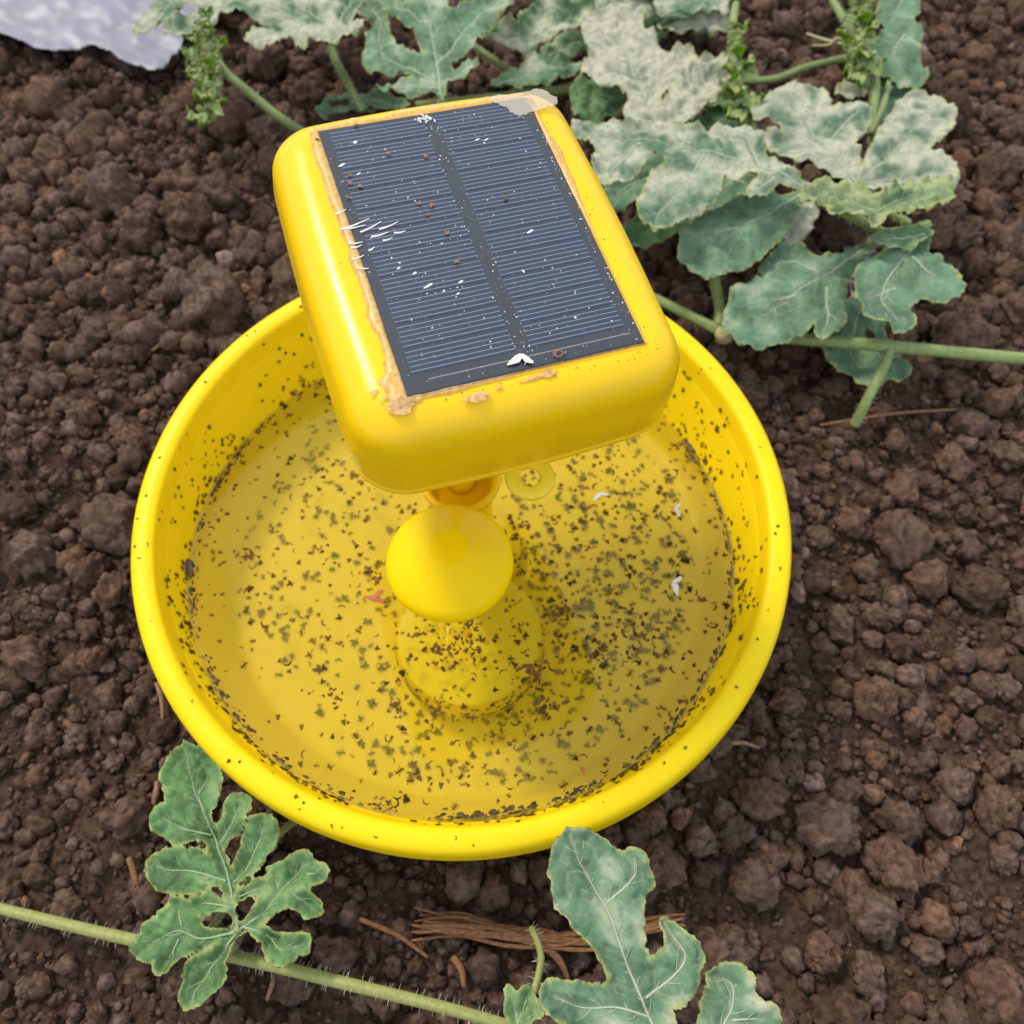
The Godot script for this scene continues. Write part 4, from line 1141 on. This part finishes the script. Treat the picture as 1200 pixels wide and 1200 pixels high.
	ks.transform = Transform3D(Basis(Vector3.UP, 0.9).scaled_local(Vector3.ONE * 0.9), Vector3(0.0102, 0.0940, 0.0398))
	tag(ks, "slim dark insect stuck on the right half of the yellow cap", "insect")
	var spots2 := [[-13.9, -31.1], [-4.6, -28.1], [-25.7, -25.9], [-26.5, -23.3], [-24.0, -21.4], [-28.1, -18.5], [-10.8, -11.9], [-8.0, -10.5], [-9.9, -7.7], [-6.8, -0.4], [-7.4, 9.2], [-30.9, -40.6], [-19.5, -43.5], [11.5, -8.0]]
	for i in spots2.size():
		var s: Array = spots2[i]
		var o := build(shapes[[2, 4, 0][i % 3]], "panel_insect", M.bug[2] if i > 10 else M.tan_bug)
		o.transform = HEAD * Transform3D(Basis(Vector3.UP, rng.randf() * TAU).scaled_local(Vector3.ONE * 0.72), Vector3(s[0], 1.25, s[1]) * MM)
		tag(o, "tiny brown insect dried onto the dark solar panel", "insect", "dried insects on the solar panel")
	var vw := build(wing, "moth_wing", M.moth)
	vw.transform = HEAD * Transform3D(Basis(Vector3.UP, -0.35).scaled_local(Vector3(1.15, 1, 1.5)), Vector3(-1.4, 1.2, 41.4) * MM)
	tag(vw, "white forked moth wing lying on the front edge of the solar panel", "moth wing")
	var list := []
	for k in 5:
		var a := k * 1.3
		list.append([tube(smooth_path([[Vector3(cos(a) * 1.9, 0.1, sin(a) * 1.0) * MM, 0.1], [Vector3(cos(a + 0.9) * 0.9, 0.5, sin(a + 0.9) * 0.8) * MM, 0.16], [Vector3(cos(a + 2.2) * 1.4, 0.2, sin(a + 2.2) * 0.9) * MM, 0.1]], 5), 5), Transform3D()])
	var tw := build(joined(list), "crane_fly", M.chip)
	tw.material_override = M.tan_bug
	tw.transform = HEAD * Transform3D(Basis(), Vector3(8.0, 1.0, 42.6) * MM)
	tag(tw, "curled leggy brown fly on the front edge of the solar panel", "fly")
	# soil specks splashed on the housing
	var soilspecks := []
	for i in 90:
		var x := rng.randf_range(-36, 34)
		var z := rng.randf_range(46.0, 48.5)
		if i % 3 == 0:
			x = rng.randf_range(-35.5, -32.5) if rng.randf() < 0.5 else rng.randf_range(31.5, 33.5)
			z = rng.randf_range(-46, 46)
		var r := 0.05 + 0.16 * pow(rng.randf(), 3.0)
		soilspecks.append(Transform3D(Basis(Vector3.UP, rng.randf() * TAU).scaled_local(Vector3(r * rng.randf_range(1, 1.8), 0.08, r) * MM), Vector3(x, 0.05, z) * MM))
	var dirt := many(clod(352, 5, 7, 0.4), soilspecks, "dirt_specks", M.chip)
	dirt.transform = HEAD
	tag(dirt, "fine dark dirt specks on the yellow housing round the panel", "dirt")
	# droppings and dust on the panel
	var specks := []
	for s in [[-16.3, 14.6, 1.6, 0.42], [-8.1, 15.4, 0.8, 0.4], [-18.4, 9.9, 0.7, 0.4], [-21.8, 7.4, 0.65, 0.32], [-13.0, 17.1, 0.5, 0.3], [-9.9, 18.8, 0.6, 0.3], [-21.4, -37.6, 0.7, 0.6], [-26.9, -30.2, 1.2, 0.45], [-23.4, -26.1, 0.8, 0.3], [8.2, 16.1, 0.35, 0.7], [15.9, 33.2, 0.4, 0.4], [14.2, 4.0, 1.2, 0.45], [11.0, -31.0, 0.9, 0.3], [13.4, -30.4, 0.9, 0.3]]:
		specks.append(Transform3D(Basis(Vector3.UP, 0.35).scaled_local(Vector3(s[2], 0.16, s[3]) * MM), Vector3(s[0], 0.9, s[1]) * MM))
	for i in 26: specks.append(Transform3D(Basis(Vector3.UP, rng.randf() * TAU).scaled_local(Vector3(rng.randf_range(0.3, 0.8), 0.3, 0.3) * MM), Vector3(-0.6 + rng.randfn() * 1.3, 0.95, -41.9 + rng.randfn() * 0.8) * MM))
	for i in 620:
		var x := rng.randf_range(-29.5, 29.5)
		if i % 5 == 0: x = rng.randfn() * 1.6 + 0.4
		if i % 7 == 0: x = 28.8 + rng.randfn() * 0.6
		var r := 0.06 + 0.16 * pow(rng.randf(), 2.5)
		specks.append(Transform3D(Basis(Vector3.UP, rng.randf() * TAU).scaled_local(Vector3(r * rng.randf_range(1, 2.0), 0.06, r) * MM), Vector3(clampf(x, -30, 30), 0.86, rng.randf_range(-44, 43.5)) * MM))
	var dust := many(clod(350, 5, 7, 0.4), specks, "dust_specks", M.dust)
	dust.transform = HEAD
	tag(dust, "white dust specks and droppings on the dark solar panel", "dust")

# ---------------------------------------------------------------- litter on the soil
func make_litter():
	# a broken fibrous stalk: a bundle of splitting strands
	var t := thing("dry_stalk", Vector3(0.03, ground_height(0.03, 0.13) + 0.0085, 0.130))
	tag(t, "thick brown fibrous dry stalk lying in front of the basin", "dry stalk")
	for k in 18:
		var pts := []
		var o := Vector3(0, rng.randf_range(-0.0016, 0.0018), rng.randf_range(-0.0021, 0.0021))
		var x0 := -0.041 + rng.randf() * 0.006
		var x1 := 0.044 + rng.randf() * 0.006 if k % 3 else 0.016 + rng.randf() * 0.012
		for i in 7:
			var f := i / 6.0
			var x := lerpf(x0, x1, f)
			var spread := 1.0 + 1.3 * maxf(0.0, 0.3 - f) - 0.5 * f + 0.12 * sin(f * 14.0)
			pts.append([Vector3(x, 0.002 + o.y * spread + 0.001 * sin(x * 90.0), o.z * spread + 0.0026 * sin(x * 75.0 + 1.0) - 0.004 * f + 0.0010 * rng.randfn()), rng.randf_range(0.55, 1.0) * (1.0 if i in range(1, 6) else 0.45)])
		build(tube(smooth_path(pts, 5), 7, 0.0, 0.5), "strand", M.straw, t)
	build(tube(smooth_path([[Vector3(0.004, 0.002, 0.002), 1.7], [Vector3(0.008, 0.0, 0.006), 1.2], [Vector3(0.011, -0.003, 0.011), 0.5]], 5), 7, 0.0, 0.5), "splinter", M.straw, t)
	for s in [[-0.0283, 0.1255, -0.0049, 0.1361, 0.9, "straw", "long thin brown straw on the soil left of the dry stalk"], [0.0033, 0.1357, 0.0074, 0.1441, 1.3, "straw", "short brown stick on the soil below the dry stalk"], [-0.0538, 0.1431, -0.0544, 0.1502, 0.9, "straw_pale", "small bent twig on the soil just under the green vine"], [-0.1078, 0.1095, -0.1020, 0.1262, 1.2, "straw", "brown stick on the soil left of the small lobed leaf"], [-0.1060, 0.0835, -0.1049, 0.0939, 1.1, "straw_pale", "pale splinter on the soil above the lobed leaf's left edge"], [-0.1135, 0.0476, -0.1092, 0.0605, 1.0, "straw_pale", "pinkish stick poking out under the left rim of the basin"], [0.0958, 0.0634, 0.1107, 0.0641, 0.9, "straw_pale", "tan straw on the soil by the lower right rim"], [-0.1267, -0.2138, -0.1112, -0.2079, 1.1, "straw_pale", "pale brown straw on the soil left of the solar head"], [0.0880, 0.128, 0.0935, 0.137, 0.6, "straw_pale", "tiny splinter on the soil right of the large front leaf"], [0.215, -0.09, 0.150, -0.075, 0.8, "straw", "thin root lying on the soil under the right hand leaves"], [-0.150, -0.105, -0.138, -0.115, 0.8, "straw_pale", "small pale chip of straw on the soil behind the left rim"]]:
		var a := Vector3(s[0], ground_height(s[0], s[1]) + 0.0042, s[1])
		var b := Vector3(s[2], ground_height(s[2], s[3]) + 0.0036, s[3])
		var mid := a.lerp(b, 0.5) + Vector3(0.0008, 0.0012, -0.001)
		var o := build(tube(smooth_path([[Vector3.ZERO, s[4] * 0.9], [mid - a, s[4]], [b - a, s[4] * 0.6]], 6), 7, 0.0, 0.5), "straw", M[s[5]])
		o.position = a
		tag(o, s[6], "straw")
	# lilac plastic mulch film, half buried at the top left
	var film := build(blade([[-80, -60, 40, -40, -44, 42, -10, -45, 46, 12, -60, 40], [-14, -20, 34, 4, 4, 20, 12, 20, 8], [-48, -14, 30, -70, -20, 26], [10, -30, 26, 24, -18, 10]], Vector4(0, 0, 0, 0.4), 2.0, 2.0, 501, true), "mulch_film", M.mulch)
	film.transform = leaf_frame(Vector3(-0.205, 0.040, -0.328), Vector2(0.02, 0.10))
	tag(film, "pale lilac plastic mulch film at the top left corner", "mulch film")
	var strip := build(blade([[0, -14, 7, 3, 0, 8, 1, 16, 6, 0, 30, 5]], Vector4(0, 0, 0, 2.0), 2.0, 1.0, 511, true), "mulch_film", M.mulch)
	strip.transform = leaf_frame(Vector3(0.183, 0.026, -0.185), Vector2(0.0, 0.15))
	tag(strip, "narrow lilac scrap of plastic film between the right hand leaves", "mulch film")

# ---------------------------------------------------------------- scene
func _ready():
	# camera
	var cam := Camera3D.new()
	cam.name = "camera"
	var back := Vector3(0.0, 0.83814, 0.54546)
	var right := Vector3(0.99933, 0.0200, -0.03074)
	var up := back.cross(right).normalized()
	right = up.cross(back).normalized()
	cam.transform = Transform3D(Basis(right, up, back), Vector3(0.01732, 0.32230, 0.17139))
	cam.fov = 60.0
	cam.near = 0.01
	cam.far = 60.0
	var lens := CameraAttributesPhysical.new()
	lens.frustum_focal_length = 20.785
	lens.frustum_near = 0.01
	lens.frustum_far = 60.0
	lens.frustum_focus_distance = 0.23
	lens.exposure_aperture = 12.0
	cam.attributes = lens
	add_child(cam)
	cam.current = true
	# bright hazy sky
	var we := WorldEnvironment.new()
	we.name = "world_environment"
	var env := Environment.new()
	env.background_mode = Environment.BG_SKY
	var sm := ProceduralSkyMaterial.new()
	sm.sky_top_color = Color(0.77, 0.81, 0.87)
	sm.sky_horizon_color = Color(0.88, 0.88, 0.87)
	sm.sky_curve = 0.25
	sm.ground_bottom_color = Color(0.24, 0.20, 0.17)
	sm.ground_horizon_color = Color(0.45, 0.42, 0.38)
	sm.sun_angle_max = 0.0
	var sky := Sky.new()
	sky.sky_material = sm
	env.sky = sky
	env.tonemap_mode = Environment.TONE_MAPPER_LINEAR
	env.tonemap_exposure = 1.62
	env.sdfgi_enabled = true
	env.ssao_enabled = true
	env.ssil_enabled = true
	we.environment = env
	add_child(we)
	var sun := DirectionalLight3D.new()
	sun.name = "sun"
	sun.light_energy = 0.52
	sun.light_color = Color(1.0, 0.96, 0.89)
	sun.light_angular_distance = 11.0
	sun.shadow_enabled = true
	add_child(sun)
	sun.look_at_from_position(Vector3(-0.55, 1.0, -0.45), Vector3.ZERO)

	rng.seed = 7
	noise.seed = 11
	noise.frequency = 0.01
	noise.fractal_octaves = 3
	fine.seed = 4
	fine.frequency = 0.08
	var bx := (Vector3.RIGHT - AXIS * AXIS.x).normalized()
	BASIN = Transform3D(Basis(bx, AXIS, bx.cross(AXIS)), RIM)
	HEAD = Transform3D(Basis(HEAD_X, HEAD_N, HEAD_X.cross(HEAD_N)).orthonormalized(), HEAD_AT)
	make_materials()
	make_ground()
	make_trap()
	make_water()
	make_plants()
	make_soil()
	make_insects()
	make_litter()
